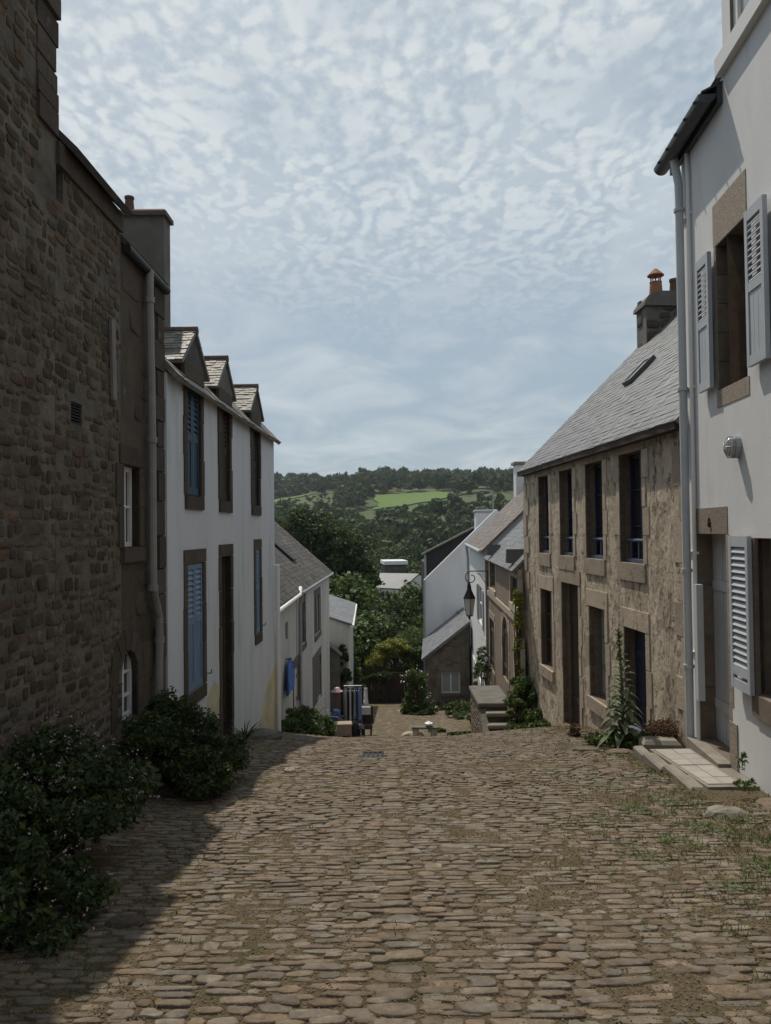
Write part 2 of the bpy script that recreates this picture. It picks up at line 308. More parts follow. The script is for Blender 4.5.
class Facade:
    """vertical plane from A to B (plan), n = unit vector towards the street"""
    def __init__(s, A, B, n):
        s.A = Vector((A[0], A[1], 0)); s.B = Vector((B[0], B[1], 0)); s.U = (s.B - s.A).normalized(); s.L = (s.B - s.A).length
        nn = Vector((-s.U.y, s.U.x, 0)); s.N = nn if nn.dot(Vector((n[0], n[1], 0))) > 0 else -nn
    def pt(s, u, v, d=0): p = s.A + s.U * u + s.N * d; return Vector((p.x, p.y, v))
    def hit(s, px, py, d=0):
        r = ray(px, py); o = Vector((0, 0, EYE)); t = (s.A + s.N * d - o).dot(s.N) / r.dot(s.N); p = o + r * t
        return (p - s.A).dot(s.U), p.z
    def rect(s, xl, xr, yt, yb, d=0):
        ym = (yt + yb) / 2; xm = (xl + xr) / 2; us = sorted((s.hit(xl, ym, d)[0], s.hit(xr, ym, d)[0]))
        vt = s.hit(xm, yt, d)[1]; vb = s.hit(xm, yb, d)[1]
        return [round(us[0], 3), round(us[1], 3), round(vb, 3), round(vt, 3)]
    def box(s, m, u0, u1, v0, v1, d0, d1):
        m.hexa([s.pt(u0, v0, d0), s.pt(u1, v0, d0), s.pt(u1, v0, d1), s.pt(u0, v0, d1), s.pt(u0, v1, d0), s.pt(u1, v1, d0), s.pt(u1, v1, d1), s.pt(u0, v1, d1)])
    def wall(s, m, u0, u1, v0, v1, ops, reveal, m2=None):
        us = sorted({u0, u1, *[x for o in ops for x in o[:2] if u0 < x < u1]}); vs = sorted({v0, v1, *[x for o in ops for x in o[2:4] if v0 < x < v1]})
        for i in range(len(us) - 1):
            for j in range(len(vs) - 1):
                cu, cv = (us[i] + us[i + 1]) / 2, (vs[j] + vs[j + 1]) / 2
                if any(o[0] < cu < o[1] and o[2] < cv < o[3] for o in ops): continue
                m.quad(s.pt(us[i], vs[j]), s.pt(us[i + 1], vs[j]), s.pt(us[i + 1], vs[j + 1]), s.pt(us[i], vs[j + 1]))
        W_ = m; m = m2 or m
        for o in ops:
            a, b, c, e = max(o[0], u0), min(o[1], u1), max(o[2], v0), min(o[3], v1); r = -reveal
            m.quad(s.pt(a, c), s.pt(a, e), s.pt(a, e, r), s.pt(a, c, r)); m.quad(s.pt(b, c), s.pt(b, c, r), s.pt(b, e, r), s.pt(b, e))
            m.quad(s.pt(a, c), s.pt(a, c, r), s.pt(b, c, r), s.pt(b, c)); m.quad(s.pt(a, e), s.pt(b, e), s.pt(b, e, r), s.pt(a, e, r))
            if len(o) > 4 and o[4] == 'arch':      # spandrels of a round / pointed arch
                w = (b - a) / 2; hh = min(w * 1.15, (e - c) * .4); k = 10
                for sd_ in (-1, 1):
                    cor = (a if sd_ < 0 else b); arc = []
                    for q in range(k + 1):
                        t = q / k * math.pi / 2; arc.append((a + w + sd_ * w * math.cos(t), e - hh + hh * math.sin(t)))
                    for q in range(k):
                        p1, p2 = arc[q], arc[q + 1]
                        W_.add((s.pt(cor, e), s.pt(*p1), s.pt(*p2)), ((0, 1, 2),))
                        m.quad(s.pt(*p1), s.pt(*p2), s.pt(*p2, r), s.pt(*p1, r))

def body(m, F, u0, u1, zb, ze, depth, run, rise, gable=True):
    """back wall, gables"""
    z0 = F.pt(u0, zb, -depth); z1 = F.pt(u1, zb, -depth); ztop_back = ze + rise - rise / run * (depth - run) if depth > run else ze
    m.quad(z0, z1, F.pt(u1, ztop_back, -depth), F.pt(u0, ztop_back, -depth))
    for u in (u0, u1):
        pts = [F.pt(u, zb, 0), F.pt(u, zb, -depth), F.pt(u, ztop_back, -depth), F.pt(u, ze + rise, -run), F.pt(u, ze, 0)]
        m.add(pts, (tuple(range(5)),))
def slates(m, P0, U, Sd, N, Lu, Ls, w=.22, e=.12, t=.011, jit=.25, skip=None):
    P0, U, Sd, N = Vector(P0), Vector(U), Vector(Sd), Vector(N); rows = int(Ls / e) + 1
    for i in range(rows):
        s0 = i * e; s1 = min(s0 + e * 1.9, Ls); u = -w * (.5 if i % 2 else 0) - random.random() * .02
        while u < Lu:
            ww = w * random.uniform(.82, 1.15); a, b = max(u, 0) + .002, min(u + ww, Lu) - .002; u += ww
            if b - a < .02 or s1 - s0 < .02: continue
            if skip and skip((a + b) / 2, s0 + e / 2): continue
            ds = random.uniform(-jit, jit) * e * .25; tt = t * random.uniform(.8, 1.9)
            lo = [P0 + U * a + Sd * (s0 + ds), P0 + U * b + Sd * (s0 + ds + random.uniform(-.004, .004))]; hi = [P0 + U * b + Sd * s1, P0 + U * a + Sd * s1]
            m.add([lo[0] + N * tt, lo[1] + N * tt, hi[0] + N * .001, hi[1] + N * .001, lo[0] - N * .002, lo[1] - N * .002],
                  ((0, 1, 2, 3), (0, 4, 5, 1), (1, 5, 2), (0, 3, 4)))
def roof(F, u0, u1, ze, depth, run, rise, parent, rmat, over=.18, verge=.08, w=.22, e=.12, ridge=True, back=True, skip=None, ridgemat='slate_dark', slate=True):
    sl = math.hypot(run, rise); Sd = (-F.N * run + Vector((0, 0, rise))) / sl; Nn = (F.N * rise + Vector((0, 0, run))) / sl
    P0 = F.pt(u0 - verge, ze, 0) - Sd * over; Lu = u1 - u0 + 2 * verge; Ls = sl + over
    m = MB(); th = .05
    P0a = P0 + Nn * .02
    m.hexa([P0a, P0a + F.U * Lu, P0a + F.U * Lu + Sd * Ls, P0a + Sd * Ls] + [p + Nn * th for p in (P0a, P0a + F.U * Lu, P0a + F.U * Lu + Sd * Ls, P0a + Sd * Ls)])
    if slate: slates(m, P0a + Nn * (th + .004), F.U, Sd, Nn, Lu, Ls, w, e, t=.007, skip=skip)
    if back:
        d2 = max(depth - run, .5); Sb = (F.N * -1 * run + Vector((0, 0, -rise))) / sl; Nb = (-F.N * rise + Vector((0, 0, run))) / sl
        Q = P0a + Sd * Ls; lb = d2 * sl / run + .1
        m.hexa([Q, Q + F.U * Lu, Q + F.U * Lu + Sb * lb, Q + Sb * lb] + [p + Nn * th * .8 + Nb * .02 for p in (Q, Q + F.U * Lu, Q + F.U * Lu + Sb * lb, Q + Sb * lb)])
    ro = m.build('roof', rmat, parent)
    if ridge:
        r = MB(); a = P0a + Sd * Ls + Nn * th; n = max(2, int(Lu / .35))
        for i in range(n): r.tube([a + F.U * (Lu * i / n + .004) + Vector((0, 0, .01)), a + F.U * (Lu * (i + 1) / n - .004) + Vector((0, 0, .01))], .085, 8)
        r.build('ridge', ridgemat, ro)
    return ro
def window(F, o, parent, fm='wood_white', pm='glass_dark', d=-.15, fw=.05, mull=1, trans=1, name='window', arch=False):
    u0, u1, v0, v1 = o[:4]; m = MB(); e = .003
    F.box(m, u0 + e, u0 + fw, v0 + e, v1 - e, d - .05, d); F.box(m, u1 - fw, u1 - e, v0 + e, v1 - e, d - .05, d)
    F.box(m, u0 + fw, u1 - fw, v0 + e, v0 + fw, d - .05, d - .002); F.box(m, u0 + fw, u1 - fw, v1 - fw, v1 - e, d - .05, d - .002)
    for i in range(mull): c = u0 + (u1 - u0) * (i + 1) / (mull + 1); F.box(m, c - fw * .55, c + fw * .55, v0 + fw, v1 - fw, d - .05, d + .006)
    for i in range(trans): c = v0 + (v1 - v0) * (i + 1) / (trans + 1); F.box(m, u0 + fw, u1 - fw, c - .012, c + .012, d - .045, d - .006)
    w = m.build(name, fm, parent); q = MB(); F.box(q, u0 + e, u1 - e, v0 + e, v1 - e, d - .045, d - .03); q.build('pane', pm, w); return w
def door(F, o, parent, dm='wood_dark', d=-.2, planks=4, handle=True, glass=0):
    u0, u1, v0, v1 = o[:4]; m = MB(); n = planks; e = .004
    for i in range(n):
        a = u0 + e + (u1 - u0 - 2 * e) * i / n; b = u0 + e + (u1 - u0 - 2 * e) * (i + 1) / n; F.box(m, a + .003, b - .003, v0 + e, v1 - e, d - .05, d - (.004 if i % 2 else 0))
    F.box(m, u0 + e, u1 - e, v0 + e, v1 - e, d - .06, d - .02)
    for v in (.18, .75): c = v0 + (v1 - v0) * v; F.box(m, u0 + .03, u1 - .03, c - .05, c + .05, d, d + .015)
    w = m.build('door', dm, parent)
    if handle: q = MB(); a = F.pt(u0 + .09, v0 + 1.0, d + .01); q.tube([a, a + F.N * .05, a + F.N * .05 + F.U * .09], .01, 6); q.build('handle', 'iron', w)
    return w
def blocks(F, o, parent, material, jw=(.14, .26), lint=.25, sill=.14, proud=.014, bh=.32, lext=.1, both=True, name='stone_surround', sillout=.03, inner=.0):
    u0, u1, v0, v1 = o[:4]; m = MB(); gp = .004; arch = len(o) > 4
    for s_ in ((-1, 1) if both is True else (both,)):
        n = max(2, round((v1 - v0) / bh))
        for i in range(n):
            wd_ = jw[i % 2] * random.uniform(.9, 1.1); a = v0 + (v1 - v0) * i / n + gp; b = v0 + (v1 - v0) * (i + 1) / n - gp; p = proud * random.uniform(.7, 1.2)
            if s_ < 0: F.box(m, u0 - wd_, u0 - inner, a, b, -.08, p)
            else: F.box(m, u1 + inner, u1 + wd_, a, b, -.08, p)
    if lint and not arch: F.box(m, u0 - lext, u1 + lext, v1 + gp, v1 + lint, -.08, proud * 1.1)
    if sill: F.box(m, u0 - lext * .7, u1 + lext * .7, v0 - sill, v0 - gp, -.1, proud + sillout)
    if arch:
        w = (u1 - u0) / 2; hh = min(w * 1.15, (v1 - v0) * .4); k = 7
        for q in range(k):
            t0, t1 = math.pi * q / k + .02, math.pi * (q + 1) / k - .02; c = u0 + w; R = lint
            P = lambda t, e_: (c + (w + e_) * math.cos(t), v1 - hh + (hh + e_) * math.sin(t))
            a, b_, c_, d_ = P(t0, .0), P(t1, .0), P(t1, R), P(t0, R)
            m.hexa([F.pt(*a, -.05), F.pt(*b_, -.05), F.pt(*c_, -.05), F.pt(*d_, -.05), F.pt(*a, proud), F.pt(*b_, proud), F.pt(*c_, proud), F.pt(*d_, proud)])
    return m.build(name, material, parent)
def shutter(F, u0, u1, v0, v1, d, parent, material, louv=(.5, .95), ang=None, hinge=0, slat=.045, th=.032, name='shutter', panel=True):
    """ang: opened angle away from the wall about the hinge side (radians)"""
    m = MB(); G = F
    if ang:
        if hinge == 0: a = F.pt(u0, 0, d); dirv = Matrix.Rotation(ang, 3, 'Z') @ F.U
        else: a = F.pt(u1, 0, d); dirv = Matrix.Rotation(ang, 3, 'Z') @ -F.U
        L_ = u1 - u0; G = Facade((a.x, a.y), (a.x + dirv.x * L_, a.y + dirv.y * L_), (F.N.x, F.N.y)); u0, u1, d = 0, L_, 0
    st = .055; Hh = v1 - v0; la, lb = v0 + Hh * louv[0], v0 + Hh * louv[1]
    G.box(m, u0, u0 + st, v0, v1, d, d + th); G.box(m, u1 - st, u1, v0, v1, d, d + th)
    for a, b in ((v0, v0 + .09), (la - .04, la + .04), (lb, v1)): G.box(m, u0 + st, u1 - st, a, b, d + .001, d + th - .001)
    if panel and la - v0 > .25:
        n = 3
        for i in range(n): a = u0 + st + (u1 - u0 - 2 * st) * i / n; b = u0 + st + (u1 - u0 - 2 * st) * (i + 1) / n; G.box(m, a + .003, b - .003, v0 + .09, la - .04, d + .006, d + th - .01)
    n = int((lb - la - .04) / slat)
    for i in range(n):
        z = la + .04 + (lb - la - .04) * (i + .5) / n; h = slat * .55
        m.hexa([G.pt(u0 + st, z - h, d + th - .004), G.pt(u1 - st, z - h, d + th - .004), G.pt(u1 - st, z - h + .008, d + th), G.pt(u0 + st, z - h + .008, d + th),
                G.pt(u0 + st, z + h - .008, d + .002), G.pt(u1 - st, z + h - .008, d + .002), G.pt(u1 - st, z + h, d + .008), G.pt(u0 + st, z + h, d + .008)])
    return m.build(name, material, parent)
def stonemesh(cx, cy, w, h, hgt, rot, P, n=10, seed=0, jag=.1, sink=.02, sq=3.2, tilt=.08):
    """vectorised domed stones; P maps (u,v,height) arrays to world xyz"""
    r_ = np.random.default_rng(seed); K = len(cx); t = np.arange(n) / n * 2 * np.pi + .2
    bx = np.sign(np.cos(t)) * np.abs(np.cos(t)) ** (2 / sq); by = np.sign(np.sin(t)) * np.abs(np.sin(t)) ** (2 / sq)
    j = 1 + r_.uniform(-jag, jag * .6, (K, n))
    ex = bx[None] * w[:, None] / 2 * j; ey = by[None] * h[:, None] / 2 * j
    tx = r_.uniform(-tilt, tilt, K); ty = r_.uniform(-tilt, tilt, K)
    rings = []
    for sc, zz in ((1.0, -1), (.96, .6), (.84, .96), (0, 1.0)):
        X, Y = ex * sc, ey * sc
        Z = np.where(zz < 0, -sink, hgt[:, None] * zz + 0 * X) + (0 if zz < 0 else 1) * (tx[:, None] * X + ty[:, None] * Y)
        if 0 < sc < .9: Z = Z + r_.uniform(-.18, .1, X.shape) * hgt[:, None]
        c, s = np.cos(rot)[:, None], np.sin(rot)[:, None]; U = cx[:, None] + X * c - Y * s; V = cy[:, None] + X * s + Y * c
        if sc == 0: U, V, Z = U[:, :1], V[:, :1], Z[:, :1]
        rings.append(np.stack([U, V, Z], -1))
    A = np.concatenate(rings, 1); nv = A.shape[1]; A = A.reshape(-1, 3); verts = P(A[:, 0], A[:, 1], A[:, 2])
    q = []
    for r in range(2):
        for k in range(n): q.append((r * n + k, r * n + (k + 1) % n, (r + 1) * n + (k + 1) % n, (r + 1) * n + k))
    q = np.array(q); tr = np.array([(2 * n + k, 2 * n + (k + 1) % n, 3 * n, 3 * n) for k in range(n)])
    base = (np.arange(K) * nv)[:, None, None]
    quads = (q[None] + base).reshape(-1, 4); tris = (tr[None, :, :3] + base).reshape(-1, 3)
    return verts, quads, tris
def mixmesh(name, verts, quads, tris, material, parent=None, smooth=True, loc=None):
    off = ROOT[parent.name] if parent is not None else Vector(loc or (0, 0, 0)); V = (verts - np.array(off)).astype(np.float32)
    me = bpy.data.meshes.new(name); nq, nt_ = len(quads), len(tris)
    me.vertices.add(len(V)); me.vertices.foreach_set('co', V.ravel())
    me.loops.add(nq * 4 + nt_ * 3); me.loops.foreach_set('vertex_index', np.concatenate([quads.ravel(), tris.ravel()]).astype(np.int32))
    me.polygons.add(nq + nt_); me.polygons.foreach_set('loop_start', np.concatenate([np.arange(nq) * 4, nq * 4 + np.arange(nt_) * 3]).astype(np.int32))
    me.polygons.foreach_set('loop_total', np.concatenate([np.full(nq, 4), np.full(nt_, 3)]).astype(np.int32))
    me.update(calc_edges=True); me.validate(); me.materials.append(MATS[material])
    if smooth: me.polygons.foreach_set('use_smooth', np.ones(len(me.polygons), bool))
    o = bpy.data.objects.new(name, me); link(o, parent)
    if parent is None: o.location = off; ROOT[o.name] = Vector(off)
    return o
def masonry(F, u0, u1, v0, v1, skips, parent, material, seed=1, rh=(.05, .125), rw=(.07, .24), name='rubble_stones', hgt=(.001, .010), gap=.013, miss=.03, inside=None):
    r = np.random.default_rng(seed); L = []; v = v0
    while v < v1:
        h = r.uniform(*rh); u = u0 - r.uniform(0, .2)
        while u < u1:
            w = r.uniform(*rw) if r.random() > .25 else r.uniform(rw[0] * .8, rw[0] * 1.5)
            hh = h * r.uniform(.75, 1.12); c = (u + w / 2, v + h / 2 + r.uniform(-.02, .02)); u += w
            if c[0] + w / 2 > u1 + .02 or c[0] - w / 2 < u0 - .02 or r.random() < miss: continue
            if inside and not inside(c[0], c[1]): continue
            if any(s[0] - w / 2 - .01 < c[0] < s[1] + w / 2 + .01 and s[2] - hh / 2 < c[1] < s[3] + hh / 2 for s in skips): continue
            L.append((c[0], c[1], w - gap, hh - gap, r.uniform(*hgt), r.uniform(-.07, .07)))
        v += h
    A = np.array(L).T; U, Nn, A0 = np.array(F.U), np.array(F.N), np.array(F.A)
    P = lambda a, b, c: A0 + a[:, None] * U + c[:, None] * Nn + b[:, None] * np.array((0, 0, 1.))
    vv, q, t = stonemesh(A[0], A[1], A[2], A[3], A[4], A[5], P, n=11, seed=seed, jag=.12, sink=.01, sq=4.2)
    return mixmesh(name, vv, q, t, material, parent)
def leaves(P, size, aspect=.5, up=.35, seed=0, fold=0, outward=None):
    """one rhombic leaf of two triangles-ish per point"""
    r = np.random.default_rng(seed); n = len(P); size = np.broadcast_to(size, n) * r.uniform(.45, 1.45, n)
    Nn = r.normal(size=(n, 3)); Nn /= np.linalg.norm(Nn, axis=1)[:, None]; Nn[:, 2] += up
    if outward is not None: Nn += outward
    Nn /= np.linalg.norm(Nn, axis=1)[:, None]
    T = r.normal(size=(n, 3)); T -= (T * Nn).sum(1)[:, None] * Nn; T /= np.linalg.norm(T, axis=1)[:, None]; B = np.cross(Nn, T)
    l = size[:, None]; w = l * aspect
    V = np.stack([P - T * l / 2, P - T * l * .05 + B * w / 2 - Nn * l * .05, P + T * l / 2 - Nn * l * .12, P - T * l * .05 - B * w / 2 - Nn * l * .05], 1).reshape(-1, 3)
    return V, np.arange(n * 4).reshape(-1, 4)
def crown_points(n, rad, seed=0, clumps=40, cr=.33, inner=.55, flat=.0, squash=1):
    r = np.random.default_rng(seed); rad = np.array(rad); D = r.normal(size=(clumps, 3)); D /= np.linalg.norm(D, axis=1)[:, None]
    if flat: D[:, 2] = np.where(D[:, 2] < -flat, -D[:, 2], D[:, 2])
    C = D * r.uniform(inner, .92, (clumps, 1)) * rad * r.uniform(.85, 1.1, (clumps, 1)); s = r.uniform(.6, 1.25, clumps) * cr
    k = r.integers(0, clumps, n); Q = r.normal(size=(n, 3)); Q /= np.linalg.norm(Q, axis=1)[:, None]
    rr = (r.random(n) ** .5)[:, None] * s[k][:, None] * rad.min()
    return C[k] + Q * rr * np.array((1.15, 1.15, .85)), Q
print('helpers ok')
# ------------------------------------------------------------------ ground, hills, paving
def build_ground():
    ys = np.concatenate([np.arange(-30, -2, 2.), np.arange(-2, 1.6, .2), np.arange(1.6, 14, .028), np.arange(14, 30, .2), np.arange(30, 80, 1.5), np.arange(80, 400, 8), np.arange(400, 1500, 25)])
    xs = np.concatenate([np.arange(-1500, -200, 60.), np.arange(-200, -40, 10), np.arange(-40, -6, 2), np.arange(-6, -2.7, .3), np.arange(-2.7, 3.6, .035), np.arange(3.6, 6, .3), np.arange(6, 40, 2), np.arange(40, 200, 10), np.arange(200, 1501, 60)])
    def grid(name, xs, ys, m, dz=0, kind='structure'):
        X, Y = np.meshgrid(xs, ys); Z = g(X, Y) + dz + soilh(X, Y); V = np.stack([X, Y, Z], -1).reshape(-1, 3); nx, ny = len(xs), len(ys)
        i = (np.arange(ny - 1)[:, None] * nx + np.arange(nx - 1)[None]).reshape(-1); F = np.stack([i, i + 1, i + nx + 1, i + nx], -1)
        o = npmesh(name, V, F, m, smooth=True); o['kind'] = kind; return o
    near = ys < 55; grid('street', xs, ys[near], 'soil')
    y2 = np.concatenate([ys[near][-1:], ys[~near]]); grid('hillside', xs, y2, 'hill', 0)
    for nm, x0, x1, y0, y1, m, sk in (('field', -6, 36, 428, 482, 'field_green', .12), ('field', -82, -50, 520, 580, 'field_green', 0), ('field', 44, 62, 455, 512, 'field_dull', .05), ('field', 0, 22, 560, 590, 'field_green', .1), ('field', -46, -22, 600, 640, 'field_green', .1)):
        X, Y = np.meshgrid(np.linspace(x0, x1, 14), np.linspace(y0, y1, 12)); Y = Y - sk * (X - x0) + 1.5 * np.sin(X * .4); X = X + 2 * np.sin(Y * .13)
        V = np.stack([X, Y, g(X, Y) + .6], -1).reshape(-1, 3); i = (np.arange(11)[:, None] * 14 + np.arange(13)[None]).reshape(-1)
        o = npmesh(nm, V, np.stack([i, i + 1, i + 15, i + 14], -1), m, smooth=True); o['kind'] = 'structure'
build_ground()
def right_wall_x(y): return np.where(y < 8.6, 2.788 + .07 * y, np.where(y < 16.3, 3.889 - .058 * y, 2.04 + .046 * y))
def build_cobbles():
    r = np.random.default_rng(3); L = []
    edges = [-2.45, -1.7, -1.05, -.42, -.05, .16, .8, 1.45, 2.1, 2.7, 3.45]
    for a, b in zip(edges[:-1], edges[1:]):
        y = 1.9 + r.uniform(0, .1); wide = b - a; seam = wide < .3
        while y < 34:
            grow = 1 + max(0, y - 8) * .02
            h = r.uniform(.042, .088) * grow if not seam else r.uniform(.07, .14) * grow
            x = a + r.uniform(-.06, .03)
            while x < b - .04:
                w = (r.uniform(.07, .19) if r.random() < .8 else r.uniform(.18, .30)) * grow
                if seam: w = wide * r.uniform(.8, 1.05)
                w = min(w, b + .05 - x)
                if w > .05: L.append((x + w / 2, y + h / 2 + r.uniform(-.014, .014) + .03 * math.sin(x * 2.1 + y * .7), w - .011 * r.uniform(.2, 1.6), h * r.uniform(.78, 1.04) - .003, r.uniform(.002, .0095), r.uniform(-.03, .03)))
                x += w
            y += h
    A = np.array(L).T
    # patches where the joints are full of earth: stones missing or sunk
    n = np.sin(A[0] * 3.1 + 1.3 * np.sin(A[1] * 1.7)) * np.sin(A[1] * 2.3 + A[0]) + .5 * np.sin(A[0] * 7 + A[1] * 5)
    keep = (r.random(A.shape[1]) > .015 + .06 * (n > .6)) & (A[0] < right_wall_x(A[1]) - .1) & (A[0] > -2.35 + .02 * A[1])
    keep &= ~((A[0] > 2.6) & (A[1] > 6.2) & (A[1] < 8.8)); keep &= ~((A[0] > 2.5) & (A[1] > 8.8) & (r.random(A.shape[1]) > .3)); keep &= ~((A[1] > 24) & (r.random(A.shape[1]) > .75))
    A = A[:, keep]; A[4] *= np.where(n[keep] > .3, .6, 1)
    big = (r.random(A.shape[1]) < .02) & (A[1] < 12); A[3] *= np.where(big, 1.6, 1); A[4] *= np.where(big, 1.2, 1)
    P = lambda u, v, c: np.stack([u, v, g(u, v) + c], -1)
    vv, q, t = stonemesh(A[0], A[1], A[2], A[3], A[4], A[5], P, n=12, seed=5, jag=.2, sink=.015, sq=3.1, tilt=.04)
    o = mixmesh('cobblestone_paving', vv, q, t, 'cobble'); o['kind'] = 'structure'
build_cobbles()

# ------------------------------------------------------------------ left side: dark rubble houses A, B, C
LN = (1, 0)
def dark_houses():
    F = Facade((-2.475 - .013 * 7, -2), (-2.43, 8.4), LN); u_ = lambda Y: (Y + 2) / F.U.y
    # tall house at the frame edge
    t = thing('stone_house', 'tall dark rubble stone house rising past the top of the photo at the left edge', 'house', (-2.5, 2, -.5), 'dark stone houses on the left')
    m = MB(); ua = u_(5.74); F.wall(m, 0, ua - .003, -1.5, 7.4, [], .2); body(m, F, 0, ua - .003, -1.5, 7.4, 5, 2.5, 1.5); m.build('wall', 'mortar_dark', t)
    seam = lambda b: ua + .14 * math.sin(b * 4.3) + .08 * math.sin(b * 11) if b < 4.3 else ua + .03
    masonry(F, u_(3.2), ua + .25, -.9, 7.4, [[ua - .2, ua + .5, 3.9, 4.55]], t, 'rubble', 11, name='rubble_stones', inside=lambda a, b: a < seam(b) - (0 if b < 4.3 else .12))
    q = MB(); v = 4.5
    Fe = Facade((F.pt(ua, 0).x, F.pt(ua, 0).y), (F.pt(ua, 0, -3).x, F.pt(ua, 0, -3).y), (0, 1))
    while v < 7.2: h = random.uniform(.14, .3); F.box(q, ua - .3, ua + random.uniform(.0, .05), v, v + h - .02, -.3, random.uniform(.01, .04)); v += h
    q.build('quoin', 'dressed_dark', t)
    roof(F, 0, ua, 7.4, 5, 2.5, 1.5, t, 'slate_dark', slate=False, ridge=False)
    # B
    t = thing('stone_house', 'dark rubble stone house with a small vent grille, right of the tall house', 'house', (-2.45, 6.5, -.9), 'dark stone houses on the left')
    ub = u_(7.12); m = MB(); sl = F.rect(56, 63, 160, 202); vg = F.rect(71, 82, 403, 424)
    ze = 4.5; F.wall(m, ua + .003, ub, -1.8, ze, [sl, vg], .15); body(m, F, ua + .003, ub, -1.8, ze, 5, 2.5, 2.5); m.build('wall', 'mortar_dark', t)
    masonry(F, ua - .25, ub, -1.1, ze - .02, [sl, vg], t, 'rubble', 12, inside=lambda a, b: a > seam(b) + .05)
    roof(F, ua + .1, ub - .02, ze, 5, 2.5, 2.5, t, 'slate_dark', over=.12, verge=.0, slate=False, ridge=False)
    q = MB(); F.box(q, ua + .02, ub, ze - .2, ze - .02, -.05, .03); q.build('cornice', 'dressed_dark', t)
    q = MB(); u0, u1, v0, v1 = vg; F.box(q, u0, u1, v0, v1, -.14, -.12); n = 7
    for i in range(n): c = v0 + (v1 - v0) * (i + .5) / n; F.box(q, u0, u1, c - .006, c + .006, -.1, -.01)
    q.build('vent_grille', 'iron', t)
    q = MB(); F.box(q, sl[0], sl[1], sl[2], sl[3], -.16, -.14); q.build('slot_back', 'wood_black', t)
    # C
    t = thing('stone_house', 'dark rendered stone house with a grey downpipe and an arched white window', 'house', (-2.43, 7.8, -1), 'dark stone houses on the left')
    uc = F.L; win = F.rect(123, 139, 466, 547); arc = F.rect(117, 137, 650, 722) + ['arch']; ze = 4.2
    m = MB(); F.wall(m, ub + .003, uc, -2.2, ze, [win, arc], .14); body(m, F, ub + .003, uc, -2.2, ze, 5, 2.5, 2.5); m.build('wall', 'dressed_dark', t)
    masonry(F, ub, uc - .05, -1.3, ze, [[win[0] - .2, win[1] + .2, win[2] - .15, win[3] + .2], [arc[0] - .2, arc[1] + .2, arc[2] - .1, arc[3] + .2]], t, 'dressed_dark', 13, rh=(.2, .38), rw=(.3, .6), hgt=(.001, .008), gap=.02)
    blocks(F, win, t, 'dressed_dark', jw=(.12, .2), lint=.18); blocks(F, arc, t, 'dressed_dark', jw=(.14, .14), lint=.2, sill=0)
    window(F, win, t, 'wood_white', 'glass_dark', d=-.07, fw=.05); window(F, arc, t, 'wood_white', 'glass_dark', d=-.05, fw=.055, trans=2)
    q = MB(); qv = -1.3; i = 0
    while qv < ze - .2: h = random.uniform(.26, .4); F.box(q, uc - (.22 if i % 2 else .34), uc + .006, qv, qv + h - .012, -.1, random.uniform(.012, .03)); qv += h; i += 1
    q.build('quoin', 'dressed_dark', t)
    ro = roof(F, ub + .02, uc + .02, ze, 5, 2.5, 2.5, t, 'slate_dark', over=.03, verge=.0, slate=False, ridge=False)
    q = MB(); q.tube([F.pt(ub + .02, ze - .03, .05), F.pt(uc + .01, ze - .04, .05)], .045, 10); q.build('gutter', 'wood_black', t)
    # downpipe with a swan neck at its foot
    def P(px, py, d=.07): return F.pt(*F.hit(px, py, d), d)
    pts = [P(149.5, 270), P(149.5, 300), P(152, 440), P(153, 588), P(159, 617), P(159.5, 640), P(158.5, 700)]; pts.append(pts[-1] - Vector((0, 0, .5)))
    q = MB(); q.tube(pts, .042, 10)
    for p in (pts[1], pts[2], pts[3], pts[5]): q.tube([p - Vector((0, 0, .03)), p + Vector((0, 0, .03))], .052, 10)
    q.build('downpipe', 'pipe_grey', t)
    q = MB(); a, b = P(112, 320, .03), P(114, 400, .03); q.tube([a, b], .03, 6); q.build('cable_duct', 'pipe_grey', t)
dark_houses()

